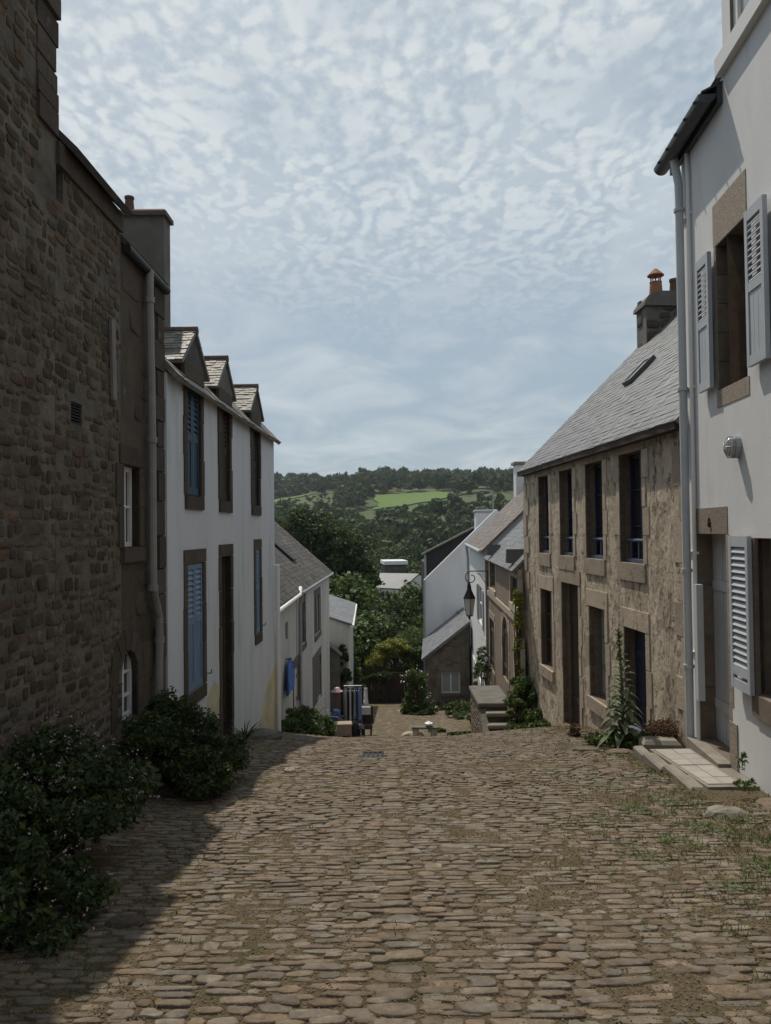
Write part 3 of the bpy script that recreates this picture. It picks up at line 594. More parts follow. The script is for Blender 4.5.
# ------------------------------------------------------------------ left: white house M with wall dormers
def white_house():
    F = Facade((-2.40, 8.45), (-2.17, 15.0), LN)
    t = thing('house', 'white limewashed house with three slate dormers, blue shutters and a grey chimney stack', 'house', (-2.3, 11, -2))
    up = [F.rect(186.5, 200, 381, 481), F.rect(220, 229, 400, 485.5), F.rect(252, 258.5, 419, 490)]
    ze = 3.27
    up = [[o[0], o[1], 1.95, 3.36] for o in up]
    lo = [F.rect(187, 203, 563, 690), F.rect(255.5, 260, 549, 634)]; dr = F.rect(221.5, 231, 556, 712); dr[2] = -1.75
    allops = lo + [dr]
    m = MB(); m2 = MB(); F.wall(m, 0, F.L, -3.2, ze, allops + up, .12, m2); body(m, F, 0, F.L, -3.2, ze, 5, 2.45, 2.6); m.build2('wall', 'white_lime', t, m2, 'dressed_dark')
    # yellow-stained plinth, a thin coat of wash
    m = MB(); e_ = F.L + .002
    for pl in ([(4.35, -3.2), (e_, -3.2), (e_, -1.05), (6.1, -1.2), (5.6, -1.3), (5.3, -1.62), (4.8, -1.85), (4.5, -2.1)], [(lo[0][1] + .16, -3.2), (dr[0] - .16, -3.2), (dr[0] - .16, -.62), (lo[0][1] + .5, -.5), (lo[0][1] + .16, -.66)]):
        m = MB(); m.prism([F.pt(u, v, -.02) for u, v in pl], F.N * .024); m.build('plinth', 'yellow_lime', t)
    for o in allops: blocks(F, o, t, 'dressed_dark', jw=(.13, .15), lint=.17, sill=.16 if o is not dr else 0, lext=.13, bh=.45, sillout=.01)
    for o in lo:
        w = window(F, o, t, 'wood_white', 'glass_dark', d=-.08); c = (o[0] + o[1]) / 2
        for a, b in ((o[0] + .01, c - .006), (c + .006, o[1] - .01)): shutter(F, a, b, o[2] + .01, o[3] - .01, -.035, t, 'shutter_blue', louv=(.55, .96), slat=.06)
    door(F, dr, t, 'wood_dark', d=-.1, planks=4)
    q = MB()
    for i in range(2): F.box(q, dr[0] - .1, dr[1] + .1, -1.75 - .17 * (i + 1), -1.75 - .17 * i - .004, -.1, .16 + .2 * i)
    q.build('doorstep', 'concrete', t)
    def inop(u, s):
        return any(o[0] - .32 < u < o[1] + .32 for o in up) and s < 1.25
    ro = roof(F, 0, F.L, ze, 5, 2.45, 2.6, t, 'slate_old', over=.13, verge=.0, skip=inop, ridgemat='ridge_tile', w=.2, e=.11, back=True)
    sl = math.hypot(2.45, 2.6); Sd = (-F.N * 2.45 + Vector((0, 0, 2.6))) / sl
    for k, o in enumerate(up):
        blocks(F, o, t, 'dressed_dark', jw=(.13, .13), lint=.17, sill=.17, lext=.13, bh=.5, proud=.02, sillout=.01)
        if k == 0:
            window(F, o, t, 'paint_teal', 'glass_dark', d=-.08)
            for a, b in ((o[0] + .01, (o[0] + o[1]) / 2 - .005), ((o[0] + o[1]) / 2 + .005, o[1] - .01)): shutter(F, a, b, o[2] + .01, o[3] - .01, -.045, t, 'paint_teal', louv=(.5, .96), slat=.06)
        else:
            window(F, o, t, 'wood_dark', 'glass_dark', d=-.08, fw=.06)
            for a, b in ((o[0] + .01, (o[0] + o[1]) / 2 - .005), ((o[0] + o[1]) / 2 + .005, o[1] - .01)): shutter(F, a, b, o[2] + .01, o[3] - .01, -.06, t, 'wood_dark', louv=(.5, .96), slat=.06)
        # dormer: front gable, cheeks, small slated gable roof with ridge tiles
        u0, u1 = o[0] - .2, o[1] + .2; c = (u0 + u1) / 2; zt = 3.53; za = 3.95; PK = (za - zt) / ((u1 - u0) / 2); back = lambda z: -(z - ze) * 2.45 / 2.6
        q = MB(); q.prism([F.pt(u0, zt, .02), F.pt(u1, zt, .02), F.pt(c, za - .04, .02)], F.N * -.06); dm = q.build('dormer', 'slate_dark' if k != 1 else 'cement_grey', t)
        for u in (u0 + .03, u1 - .06):
            q = MB(); q.prism([F.pt(u, ze - .1, .0), F.pt(u, zt, .0), F.pt(u, zt, back(zt) - .1), F.pt(u, ze - .1, -.1)], F.U * .03)
            q.build('dormer_cheek', 'wood_dark', dm)
        q = MB()
        for s_ in (-1, 1):
            hw = (u1 - u0) / 2 + .09; ln = math.hypot(hw, hw * PK); sd_ = (F.U * (-s_) * hw + Vector((0, 0, hw * PK))) / ln; nn = (F.U * s_ * hw * PK + Vector((0, 0, hw))) / ln
            P0 = F.pt(c + s_ * hw, za - hw * PK + .02, .05); dl = .05 - back(za) + .15
            def cut_(a, s, P0=P0, sd_=sd_, dl=dl): return False
            q.hexa([P0, P0 - F.N * dl, P0 - F.N * dl + sd_ * ln, P0 + sd_ * ln] + [p + nn * .035 for p in (P0, P0 - F.N * dl, P0 - F.N * dl + sd_ * ln, P0 + sd_ * ln)])
            slates(q, P0 + nn * .038, -F.N, sd_, nn, dl, ln, .1, .07, t=.009, jit=.5)
        q.build('dormer_roof', 'slate_old', dm)
        q = MB(); n = 6
        for i in range(n): a = F.pt(c, za + .05, .06 - (dl) * i / n); q.tube([a, a - F.N * (dl / n - .008)], .055, 8)
        q.build('ridge', 'ridge_tile', dm)
    q = MB(); q.bevbox((-3.22, 10.38, 4.58), .58, .3, 2.4, 0, .02); ch = q.build('chimney', 'cement_grey', t)
    q = MB(); q.bevbox((-3.22, 10.38, 5.8), .66, .38, .09, 0, .03); q.build('chimney_cap', 'ridge_tile', ch)
    q = MB(); q.lathe((-3.44, 10.38, 5.84), [(.07, 0), (.065, .08), (.055, .2), (.065, .21), (.065, .24), (.05, .24), (.045, .1)], 14); q.build('chimney_pot', 'terracotta_dark', ch)
    q = MB(); a = F.pt(F.L - .04, .1, .06); q.tube([F.pt(F.L - .04, 0.85, .06), F.pt(F.L - .04, -2.5, .06)], .045, 8); q.build('downpipe', 'pvc_white', t)
    for o in (lo[0], lo[1]): q = MB(); p = F.pt(o[1] + .2, o[2] + .1, 0); q.tube([p, p + F.N * .05, p + F.N * .06 + Vector((0, 0, .05))], .008, 5); q.build('shutter_catch', 'iron', t)
white_house()

# ------------------------------------------------------------------ right: white rendered house R
RN = (-1, 0)
def right_house():
    F = Facade((2.788 - .14, -2), (2.788 + .07 * 8.6, 8.6), RN); u_ = lambda Y: (Y + 2) / F.U.y
    t = thing('house', 'white rendered house with pale grey louvred shutters and granite surrounds on the right', 'house', (3.3, 6, -.8))
    wu = F.rect(717, 752.5, 234, 383); wu[1] = F.hit(717, 300)[0]; wu[0] = F.hit(746, 300)[0]
    wu[2] = F.hit(730, 385)[1]; wu[3] = F.hit(730, 232)[1]
    dr = F.rect(698, 728.5, 534, 748); dr[2] = F.hit(705, 742)[1]
    wl = [u_(5.95), F.hit(754, 600)[0], F.hit(771, 700)[1], F.hit(757, 538)[1]]
    zt = 5.83; un = u_(7.3); dz = 8.4
    big = [u_(4.9), u_(7.1), 6.03, 7.9]
    m = MB(); m2 = MB(); F.wall(m, 0, un, -1.6, dz, [o for o in (wu, dr, wl, big) if o[0] < un], .2, m2); F.wall(m, un, F.L, -1.6, zt, [o for o in (wu, dr, wl) if o[1] > un], .2, m2);
    p = [F.pt(un, zt, 0), F.pt(un, zt, -4), F.pt(un, dz, -4), F.pt(un, dz, 0)]; m.quad(*p)
    q0 = [F.pt(F.L, -1.6, 0), F.pt(F.L, -1.6, -6), F.pt(F.L, zt + .4, -6), F.pt(F.L, zt + 3, -3), F.pt(F.L, zt, 0)]; m.add(q0, (tuple(range(5)),))
    m.quad(F.pt(0, -1.6, 0), F.pt(0, dz, 0), F.pt(0, dz, -6), F.pt(0, -1.6, -6)); m.quad(F.pt(0, dz, 0), F.pt(un, dz, 0), F.pt(un, dz, -6), F.pt(0, dz, -6))
    m.quad(F.pt(0, -1.6, -6), F.pt(F.L, -1.6, -6), F.pt(F.L, dz, -6), F.pt(0, dz, -6))
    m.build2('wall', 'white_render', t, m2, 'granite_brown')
    roof(F, un + .05, F.L, zt - .02, 6, 3, 3, t, 'slate_dark', over=-.02, verge=.0, ridge=False, slate=False)
    q = MB(); a, b = un + .02, F.L + .25; n = 10; zg = 5.67; pts = []
    for i in range(n + 1): th = math.pi * i / n; pts.append((.17 - .085 * math.cos(th) * -1 - .02, zg - .085 * math.sin(th)))
    outer = [F.pt(a, z, d) for d, z in pts]; inner = [F.pt(a, min(z + .012, zg), .15 + (d - .15) * .88) for d, z in pts][::-1]
    q.prism(outer + inner, F.U * (b - a)); F.box(q, a, b, zg - .09, zg + .1, .003, .055)
    for e_ in (a - .004, b): q.prism([F.pt(e_, z, d) for d, z in pts] , F.U * .004)
    q.hexa([F.pt(a, zg + .1, .0), F.pt(b, zg + .1, .0), F.pt(b, zg + .02, .2), F.pt(a, zg + .02, .2), F.pt(a, zg + .13, .0), F.pt(b, zg + .13, .0), F.pt(b, zg + .035, .2), F.pt(a, zg + .035, .2)])
    for i in range(5): c = a + (b - a) * (i + .3) / 5; q.tube([F.pt(c, zg - .03, .235), F.pt(c + .008, zg - .03, .235)], .02, 6)
    q.build('gutter', 'zinc_dark', t)
    q = MB(); F.box(q, 0, un + .03, 5.83, 6.0, -.02, .07); q.build('window_band', 'wood_white', t)
    w = window(F, big, t, 'wood_white', 'glass_curtain', d=-.03, fw=.1, mull=1, trans=0)
    # downpipe and cable duct
    P = lambda px, py, d=.09: F.pt(*F.hit(px, py, d), d)
    a = F.pt(F.L - .1, 0, .12); q = MB(); q.tube([F.pt(F.L - .1, 5.64, .12), F.pt(F.L - .115, 5.45, .09), F.pt(F.L - .12, 5.3, .07), F.pt(F.L - .12, -1.0, .07)], .045, 12)
    for z in (5.0, 3.0, 1.0, -.05): q.tube([F.pt(F.L - .12, z, .07), F.pt(F.L - .12, z + .035, .07)], .06, 12)
    q.build('downpipe', 'pvc_grey', t)
    q = MB(); u2 = F.L - .3; q.tube([F.pt(u2 + .03, 5.6, .03), F.pt(u2, 5.3, .03), F.pt(u2 + .03, .9, .03), F.pt(u2 + .03, -.9, .03)], .022, 8)
    for z in (4.9, 3.0, 1.2, .1): F.box(q, u2 - .02, u2 + .28, z, z + .025, .0, .02)
    q.build('cable_duct', 'pvc_white', t)
    q = MB(); F.box(q, F.L - .42, F.L - .34, -.35, .88, 0, .07); q.build('meter_duct', 'pvc_grey', t)
    # upper window
    blocks(F, wu, t, 'granite', jw=(.035, .05), lint=.42, sill=.17, lext=.06, bh=.6, proud=.006, sillout=.0, both=1)
    q = MB(); u0, u1, v0, v1 = wu; n = 5
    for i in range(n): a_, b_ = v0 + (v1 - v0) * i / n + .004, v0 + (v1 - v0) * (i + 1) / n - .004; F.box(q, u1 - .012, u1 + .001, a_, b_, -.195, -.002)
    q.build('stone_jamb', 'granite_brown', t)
    window(F, wu, t, 'wood_white', 'glass_dark', d=-.17, fw=.06, mull=1, trans=2)
    sv0, sv1 = F.hit(703, 392, .05)[1], F.hit(703, 258, .05)[1]
    a_, b_ = F.hit(711, 320, .05)[0], F.hit(698.5, 320, .05)[0]; shutter(F, a_, b_, sv0, sv1, .035, t, 'shutter_grey', louv=(.5, .93), slat=.05, th=.04)
    a_, b_ = F.hit(767, 280, .05)[0], F.hit(748, 280, .05)[0]; shutter(F, a_, b_, sv0 + .0, sv1 + .0, .035, t, 'shutter_grey', louv=(.5, .93), slat=.05, th=.04)
    # door
    blocks(F, dr, t, 'granite', jw=(.06, .1), lint=.27, sill=0, lext=.05, bh=.5, proud=.006)
    q = MB(); u0, u1, v0, v1 = dr; n = 4
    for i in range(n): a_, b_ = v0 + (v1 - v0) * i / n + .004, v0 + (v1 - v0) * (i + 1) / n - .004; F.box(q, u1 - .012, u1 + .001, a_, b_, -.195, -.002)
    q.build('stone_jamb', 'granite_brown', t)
    door(F, dr, t, 'pvc_grey', d=-.17, planks=3)
    q = MB(); F.box(q, dr[0] - .02, dr[1] + .05, dr[2] - .5, dr[2] - .004, -.2, .13); q.build('doorstep', 'concrete', t)
    cu = bpy.data.curves.new('house_number', 'FONT'); cu.body = '6'; cu.size = .14; cu.extrude = .006; cu.align_x = 'CENTER'
    tmp = bpy.data.objects.new('tmp', cu); COL.objects.link(tmp); bpy.context.view_layer.update(); me = bpy.data.meshes.new_from_object(tmp); bpy.data.objects.remove(tmp)
    cu_, cv_ = F.hit(710.5, 527); X_ = -F.U; base = F.pt(cu_, cv_, .016)
    me.transform(Matrix(((X_.x, 0, F.N.x, base.x), (X_.y, 0, F.N.y, base.y), (X_.z, 1, F.N.z, base.z), (0, 0, 0, 1)))); me.transform(Matrix.Translation(-ROOT[t.name]))
    me.materials.clear(); me.materials.append(MATS['iron']); o = bpy.data.objects.new('house_number', me); link(o, t)
    # lower window, shutter folded back beside the door
    blocks(F, wl, t, 'granite_brown', jw=(.05, .05), lint=0, sill=.2, lext=.02, bh=.5, proud=.005, sillout=.03)
    window(F, wl, t, 'wood_white', 'glass_dark', d=-.15, fw=.06, mull=1, trans=2)
    v0, v1 = F.hit(742, 690, .05)[1], F.hit(742, 536, .05)[1]; a_, b_ = F.hit(751, 600, .05)[0], F.hit(732, 600, .05)[0]
    shutter(F, a_, b_, v0, v1, .035, t, 'shutter_grey', louv=(.12, .93), slat=.058, th=.04)
    q = MB(); F.box(q, F.hit(760, 640)[0], F.hit(757, 640)[0], wl[2] + .0, wl[3], .0, .03); q.build('stone_trim', 'granite_brown', t); q = MB(); F.box(q, dr[0] - .19, dr[0] - .005, -.92, -.38, -.05, .012); q.build('jamb_stone', 'granite', t)
    # bulkhead lamp
    lu, lv = F.hit(739, 447); t2 = thing('wall_lamp', 'small oval bulkhead lamp with wire cage on the white wall above the doorway', 'lamp', F.pt(lu, lv, 0))
    def ov(r1, r2, d, n=16): return [F.pt(lu + r1 * math.cos(2 * math.pi * i / n), lv + r2 * math.sin(2 * math.pi * i / n), d) for i in range(n)]
    def skin(rings, cap=True):
        q = MB(); n = len(rings[0]); q.v = [tuple(p) for r in rings for p in r]
        for i in range(len(rings) - 1):
            for k in range(n): q.f.append((i * n + k, i * n + (k + 1) % n, (i + 1) * n + (k + 1) % n, (i + 1) * n + k))
        q.f.append(tuple((len(rings) - 1) * n + k for k in range(n))); return q
    skin([ov(.075, .105, .001), ov(.075, .105, .05), ov(.068, .098, .055)]).build('base', 'zinc', t2)
    skin([ov(.06, .09, .055), ov(.06, .088, .09), ov(.045, .07, .115), ov(.01, .02, .12)]).build('glass', 'glass_lamp', t2, smooth=True)
    q = MB()
    for d in (.07, .1): r = ov(.068, .098, d); q.tube(r + [r[0]], .004, 5)
    for k in (0, 4, 8, 12, 2, 6, 10, 14): q.tube([ov(.07, .1, .05)[k], ov(.07, .1, .1)[k], ov(.03, .04, .13)[k], ov(0, 0, .132)[k]], .004, 5)
    q.build('cage', 'zinc', t2)
    # tiled ramp platform in front of the door
    t3 = thing('door_platform', 'low stone edged platform paved with pale square tiles before the white house doorway', 'platform', (2.95, 7.4, -.9))
    ya, yb = 6.8, 8.3; q = MB(); k = MB(); zf = lambda y: -.775 - .062 * (y - 6.6)
    wx = lambda y: 2.788 + .07 * y
    q.hexa([(2.80, ya, -1.6), (wx(ya) - .01, ya, -1.6), (wx(yb) - .01, yb, -1.6), (2.80, yb, -1.6), (2.80, ya, zf(ya)), (wx(ya) - .01, ya, zf(ya)), (wx(yb) - .01, yb, zf(yb)), (2.80, yb, zf(yb))])
    q.build('base', 'concrete', t3)
    y = ya
    while y < yb + .1: l = random.uniform(.3, .6); k.bevbox((2.735 + random.uniform(-.012, .012), y + l / 2, zf(y + l / 2) - .17 + random.uniform(-.012, .012)), .14 + random.uniform(-.03, .01), l - .012, .34, random.uniform(-.03, .03), .02); y += l
    k.build('kerb', 'concrete', t3)
    k = MB(); ny = 6; nx = 2
    for i in range(ny):
        for j in range(nx):
            y0 = ya + .08 + (yb - ya - .12) * i / ny; y1 = y0 + (yb - ya - .12) / ny - .012; xa = 2.83; f0 = lambda y, s: xa + (wx(y) - .16 - xa) * s
            s0, s1 = j / nx + .008, (j + 1) / nx - .008; dz_ = random.uniform(.004, .01)
            k.hexa([(f0(y0, s0), y0, zf(y0) - .02), (f0(y0, s1), y0, zf(y0) - .02), (f0(y1, s1), y1, zf(y1) - .02), (f0(y1, s0), y1, zf(y1) - .02),
                    (f0(y0, s0), y0, zf(y0) + dz_), (f0(y0, s1), y0, zf(y0) + dz_), (f0(y1, s1), y1, zf(y1) + dz_), (f0(y1, s0), y1, zf(y1) + dz_)])
    k.build('paving_tiles', 'tile_pale', t3)
right_house()

# ------------------------------------------------------------------ right: weathered stone house L
def weathered_house():
    F = Facade((3.889 - .058 * 8.63, 8.63), (2.944, 16.3), RN); t = thing('house', 'weathered tan rendered house with slate roof and a row of deep tall windows', 'house', (3.2, 12, -2))
    ze = 2.72
    ups = [F.rect(620, 643, 452, 568), F.rect(586, 603, 460, 561), F.rect(560, 573, 467, 555), F.rect(539, 549, 473, 552)]
    for o in ups: o[3] = ze - .22; o[2] = 1.02
    d1 = F.rect(625.5, 647, 630, 735); w2 = F.rect(590, 606, 608, 700); d2 = F.rect(563, 579.5, 584, 728); w5 = F.rect(541.5, 552.5, 590, 667)
    ops = ups + [d1, w2, d2, w5]; m = MB(); m2 = MB(); F.wall(m, 0, F.L, -3.6, ze, ops, .2, m2); body(m, F, 0, F.L, -3.6, ze, 7, 3.7, 3.7); m.build2('wall', 'plaster_old', t, m2, 'granite_dull')
    roof(F, 0, F.L, ze, 7, 3.7, 3.7, t, 'slate_light', over=.12, verge=.05, w=.2, e=.115)
    q = MB(); F.box(q, 0, F.L + .06, ze - .12, ze - .01, -.02, .13); q.build('eaves_board', 'wood_dark', t)
    for i, o in enumerate(ups):
        blocks(F, o, t, 'dressed_old', jw=(.12, .2), lint=.2, sill=.24, lext=.1, bh=.42, proud=.012, sillout=.012)
        window(F, o, t, 'paint_navy', 'glass_dark', d=-.15, fw=.06, mull=1, trans=2)
        q = MB(); z = o[2] + .3; q.tube([F.pt(o[0], z, -.1), F.pt(o[1], z, -.1)], .022, 8); F.box(q, o[0], o[1], o[2] + .004, o[2] + .05, -.15, -.06)
        n = 3
        for k in range(n): c = o[0] + (o[1] - o[0]) * (k + .5) / n; F.box(q, c - .01, c + .01, o[2] + .05, z, -.11, -.09)
        q.build('window_rail', 'paint_blue', t)
    for o, lh in ((d1, .26), (w2, .26), (d2, .24), (w5, .26)):
        blocks(F, o, t, 'dressed_old', jw=(.12, .18), lint=lh, sill=.2 if o in (w2, w5) else 0, lext=.12, bh=.45, proud=.014)
    def grime(): pass
    window(F, w5, t, 'wood_dark', 'glass_dark', d=-.09, fw=.06, mull=1, trans=2)
    window(F, w2, t, 'wood_grey', 'glass_curtain', d=-.14, fw=.06, mull=1, trans=2)
    for o, mt in ((d1, 'paint_navy'), (d2, 'wood_dark')): door(F, o, t, mt, d=-.14, planks=4)
    q = MB(); F.box(q, d1[0] + .02, d1[1] - .02, d1[2] - .0, d1[2] + .07, -.14, .03); q.build('door_sill', 'paint_blue', t)
    q = MB(); v = -1.5; i = 0   # quoins beside the near corner and the far corner
    while v < ze - .3:
        h = random.uniform(.34, .5); F.box(q, .02, .2 if i % 2 else .36, v, v + h - .008, -.1, random.uniform(.008, .016)); v += h; i += 1
    q.build('quoin', 'dressed_old', t); q = MB(); v = -3
    while v < ze - .3:
        h = random.uniform(.3, .45); F.box(q, F.L - (.25 if i % 2 else .4), F.L + .01, v, v + h - .01, -.1, random.uniform(.01, .03)); v += h; i += 1
    q.build('quoin', 'dressed_old', t)
    # chimney with two pots
    c = F.pt(F.L - .4, 0, 0); x0, x1 = 5.42, 6.75; m = MB(); zc = 6.2
    m.hexa([(x0, 15.75, 4.2), (x1, 15.75, 4.2), (x1, 16.35, 4.2), (x0, 16.35, 4.2), (x0, 15.75, zc), (x1, 15.75, zc), (x1, 16.35, zc), (x0, 16.35, zc)]); ch = m.build('chimney', 'cement_grey', t)
    Fc = Facade((x0, 15.745), (x1, 15.745), (0, -1)); masonry(Fc, 0, x1 - x0, 4.6, zc - .2, [], ch, 'dressed_dark', 21, rh=(.16, .34), rw=(.25, .5), hgt=(.01, .03), gap=.03)
    Fc = Facade((x0 - .003, 15.75), (x0 - .003, 16.35), (-1, 0)); masonry(Fc, 0, .6, 4.6, zc - .2, [], ch, 'dressed_dark', 22, rh=(.2, .34), rw=(.25, .4), hgt=(.01, .03), gap=.03)
    m = MB(); pr = [(-.05, -.14), (-.04, -.06), (.04, .06), (.14, .13), (.28, .15), (x1 - x0, .12), (x1 - x0 + .08, -.2)]
    m.prism([(x0 + a, 15.68, zc + b) for a, b in pr], (0, .74, 0)); m.build('chimney_cap', 'cement_grey', ch)
    m = MB(); p = (5.72, 16.0, zc + .1); m.lathe(p, [(.14, 0), (.12, .3), (.13, .32), (.1, .33)], 14)
    for k in range(5): a = k * 1.257; m.tube([(p[0] + .1 * math.cos(a), p[1] + .1 * math.sin(a), p[2] + .3), (p[0] + .1 * math.cos(a), p[1] + .1 * math.sin(a), p[2] + .46)], .014, 5)
    m.lathe((p[0], p[1], p[2] + .45), [(.17, 0), (.17, .02), (.09, .1), (.05, .14), (.02, .16)], 14); m.build('chimney_pot', 'terracotta', ch)
    m = MB(); m.lathe((6.12, 16.0, zc + .1), [(.12, 0), (.1, .32), (.115, .33), (.115, .38), (.09, .38), (.085, .3)], 14); m.build('chimney_pot', 'terracotta_dark', ch)
    # roof light
    sl = math.sqrt(2) ; Sd = (-F.N + Vector((0, 0, 1))).normalized(); Nn = (F.N + Vector((0, 0, 1))).normalized()
    best = None
    r = ray(640, 372); o = Vector((0, 0, EYE)); P0 = F.pt(0, ze, 0) + Nn * .09; tt = (P0 - o).dot(Nn) / r.dot(Nn); c = o + r * tt
    m = MB(); hw, hl = .2, .3
    def bx(m, a0, a1, b0, b1, h0, h1): m.hexa([c + F.U * a + Sd * b + Nn * h for h in (h0, h1) for a, b in ((a0, b0), (a1, b0), (a1, b1), (a0, b1))])
    bx(m, -hw, -hw + .05, -hl, hl, -.05, .07); bx(m, hw - .05, hw, -hl, hl, -.05, .07); bx(m, -hw + .05, hw - .05, -hl, -hl + .05, -.05, .069); bx(m, -hw + .05, hw - .05, hl - .05, hl, -.05, .069)
    w = m.build('roof_window', 'zinc_dark', t); m = MB(); bx(m, -hw + .05, hw - .05, -hl + .05, hl - .05, -.03, .05); m.build('pane', 'glass_curtain', w)
weathered_house()

# ------------------------------------------------------------------ right, further down the hill: K, I, G, J, H
def lower_right():
    K = Facade((2.797, 16.33), (3.15, 23.95), RN)
    t = thing('house', 'brown rendered house with arched doorway and string course, just beyond the weathered tan house', 'house', (3, 20, -4.5))
    ze = .62; up = [K.rect(490, 495.5, 563, 589), K.rect(510.5, 518, 577, 604)]; lo = [K.rect(490, 495, 620, 671), K.rect(502.5, 508.8, 617, 680) + ['arch'], K.rect(515, 520.5, 645, 682)]
    m = MB(); K.wall(m, 0, K.L, -6, ze, up + lo, .2); body(m, K, 0, K.L, -6, ze, 6, 3, 2.9); m.build('wall', 'plaster_brown', t)
    roof(K, 0, K.L, ze, 6, 3, 2.9, t, 'slate_light', over=.12, verge=.02, w=.26, e=.16)
    for o in up + lo: blocks(K, o, t, 'dressed_old', jw=(.12, .18), lint=.2, sill=.16 if o in up else 0, bh=.4)
    for o in up: window(K, o, t, 'wood_grey', 'glass_dark', mull=1, trans=1, d=-.05)
    window(K, lo[2], t, 'wood_dark', 'glass_dark', d=-.05); door(K, lo[0], t, 'wood_dark', d=-.05); door(K, lo[1], t, 'wood_dark', d=-.05)
    q = MB(); z = K.hit(503, 606)[1]; K.box(q, 0, K.L, z - .07, z + .07, -.02, .04); q.build('string_course', 'dressed_old', t)
    for o in up:
        c = (o[0] + o[1]) / 2; q = MB(); w = .2
        q.prism([K.pt(c - w, ze + .12, .16), K.pt(c + w, ze + .12, .16), K.pt(c, ze + .42, .16)], -K.N * .4); q.build('dormer', 'slate_hung', t)
    q = MB(); K.box(q, K.L - .1, K.L - .02, -5, ze - .1, .01, .08); q.build('downpipe', 'pipe_grey', t)
    I = Facade((3.11, 24.02), (3.9, 36), RN)
    t = thing('house', 'white house with grey shutters and brown slate roof, beyond the brown arched house', 'house', (3.5, 30, -6))
    ze = .84; w1 = I.rect(476.8, 484, 583, 622); w1 = [I.hit(483, 600)[0], I.hit(478.5, 600)[0], I.hit(480, 622)[1], I.hit(480, 586)[1]]; lo = I.rect(472, 474.5, 665, 700)
    lo2 = I.rect(478, 481, 668, 705)
    m = MB(); I.wall(m, 0, I.L, -9, ze, [w1, lo, lo2], .2); body(m, I, 0, I.L, -9, ze, 6, 3, 2.85); m.build('wall', 'white_render', t)
    roof(I, 0, I.L, ze, 6, 3, 2.85, t, 'slate_brown', over=.15, verge=.1, w=.3, e=.2)
    for a in (w1, lo, lo2): window(I, a, t, 'wood_white', 'glass_dark', d=-.04)
    for a in (w1[0] - .5, w1[1] + .05): shutter(I, a, a + .45, w1[2], w1[3], .02, t, 'shutter_grey', louv=(.1, .9), slat=.09)
    q = MB(); I.box(q, -.0, I.L, -9, -3.9, .0, .05); q.build('plinth', 'white_old', t)
    q = MB(); q.tube([I.pt(0, ze - .06, .17), I.pt(I.L + .1, ze - .06, .17)], .07, 8); q.tube([I.pt(I.L - .1, ze - .1, .14), I.pt(I.L - .15, ze - .7, .08), I.pt(I.L - .15, -9, .08)], .06, 8); q.build('gutter', 'zinc', t)
    a = at(514.5, 465, 35.5); b = at(524, 500, 35.5); q = MB(); q.bevbox(((a.x + b.x) / 2 + .4, 35.5, (a.z + b.z) / 2 - .3), b.x - a.x + .8, .7, a.z - b.z + .6, 0, .03); ch = q.build('chimney', 'white_render', t)
    q = MB(); q.bevbox(((a.x + b.x) / 2 + .4, 35.5, a.z + .06), b.x - a.x + 1, .85, .14, 0, .03); q.build('chimney_cap', 'concrete', ch)
    # G: white gable facing the camera
    t = thing('house', 'white house showing its bare gable wall above the low stone cottage', 'house', (4, 42, -8))
    GF = Facade((2.0, 40), (9.6, 40), (0, -1)); a = at(424, 580, 40); e = at(474, 531, 40); rise = 3.8 * (e.z - a.z) / (e.x - a.x)
    m = MB(); P = [(2.0, -12), (9.6, -12), (9.6, a.z), (5.8, a.z + rise), (2.0, a.z)]; P = [(a.x + (x - 2), z) for x, z in P]
    m.prism([(x, 40, z) for x, z in P], (0, .3, 0)); m.prism([(x + (.0 if x > a.x + .1 else .02), 40.3, z - (.75 if z > -11 else 0)) for x, z in P], (.42, 5.7, 0)); m.build('wall', 'white_render', t)
    m = MB(); s_ = Vector((3.8, 0, rise)); n_ = Vector((-rise, 0, 3.8)).normalized(); p0 = Vector((a.x, 40.31, a.z - .7))
    m.hexa([p0, p0 + s_ * 1.03, p0 + s_ * 1.03 + Vector((.42, 6.2, 0)), p0 + Vector((.42, 6.2, 0))] + [p + n_ * .05 for p in (p0, p0 + s_ * 1.03, p0 + s_ * 1.03 + Vector((.42, 6.2, 0)), p0 + Vector((.42, 6.2, 0)))])
    s2 = Vector((3.8, 0, -rise)); n2 = Vector((rise, 0, 3.8)).normalized(); p1 = Vector((a.x + 3.8, 40.31, a.z + rise - .7))
    m.hexa([p1, p1 + s2, p1 + s2 + Vector((.42, 6.2, 0)), p1 + Vector((.42, 6.2, 0))] + [p + n2 * .05 for p in (p1, p1 + s2, p1 + s2 + Vector((.42, 6.2, 0)), p1 + Vector((.42, 6.2, 0)))])
    m.build('roof', 'slate_dark', t)
    a1, b1 = at(475, 512, 41.5), at(496, 536, 41.5); m = MB(); cx = (a1.x + b1.x) / 2; m.bevbox((cx, 41.5, (a1.z + b1.z) / 2 - .6), b1.x - a1.x, .9, a1.z - b1.z + 1.2, 0, .05); ch = m.build('chimney', 'white_render', t)
    m = MB(); m.bevbox((cx, 41.5, a1.z + .05), b1.x - a1.x + .12, 1.05, .12, 0, .04); m.build('chimney_cap', 'zinc', ch)
    m = MB(); m.tube([at(424.5, 580, 39.9), at(424.5, 720, 39.9)], .05, 6); m.build('downpipe', 'zinc', t)
    # J: stone lean-to cottage
    t = thing('cottage', 'low rubble stone cottage with lean-to slate roof and white casement window', 'cottage', (2.6, 36, -7)); e0 = at(422.5, 661, 34); e1 = at(469, 624, 34)
    JF = Facade((1.66, 34), (3.62, 34), (0, -1)); sl = (e1.z - e0.z) / (e1.x - e0.x); z0 = e0.z + sl * (1.66 - e0.x) - .03; ztop = z0 + sl * 1.96
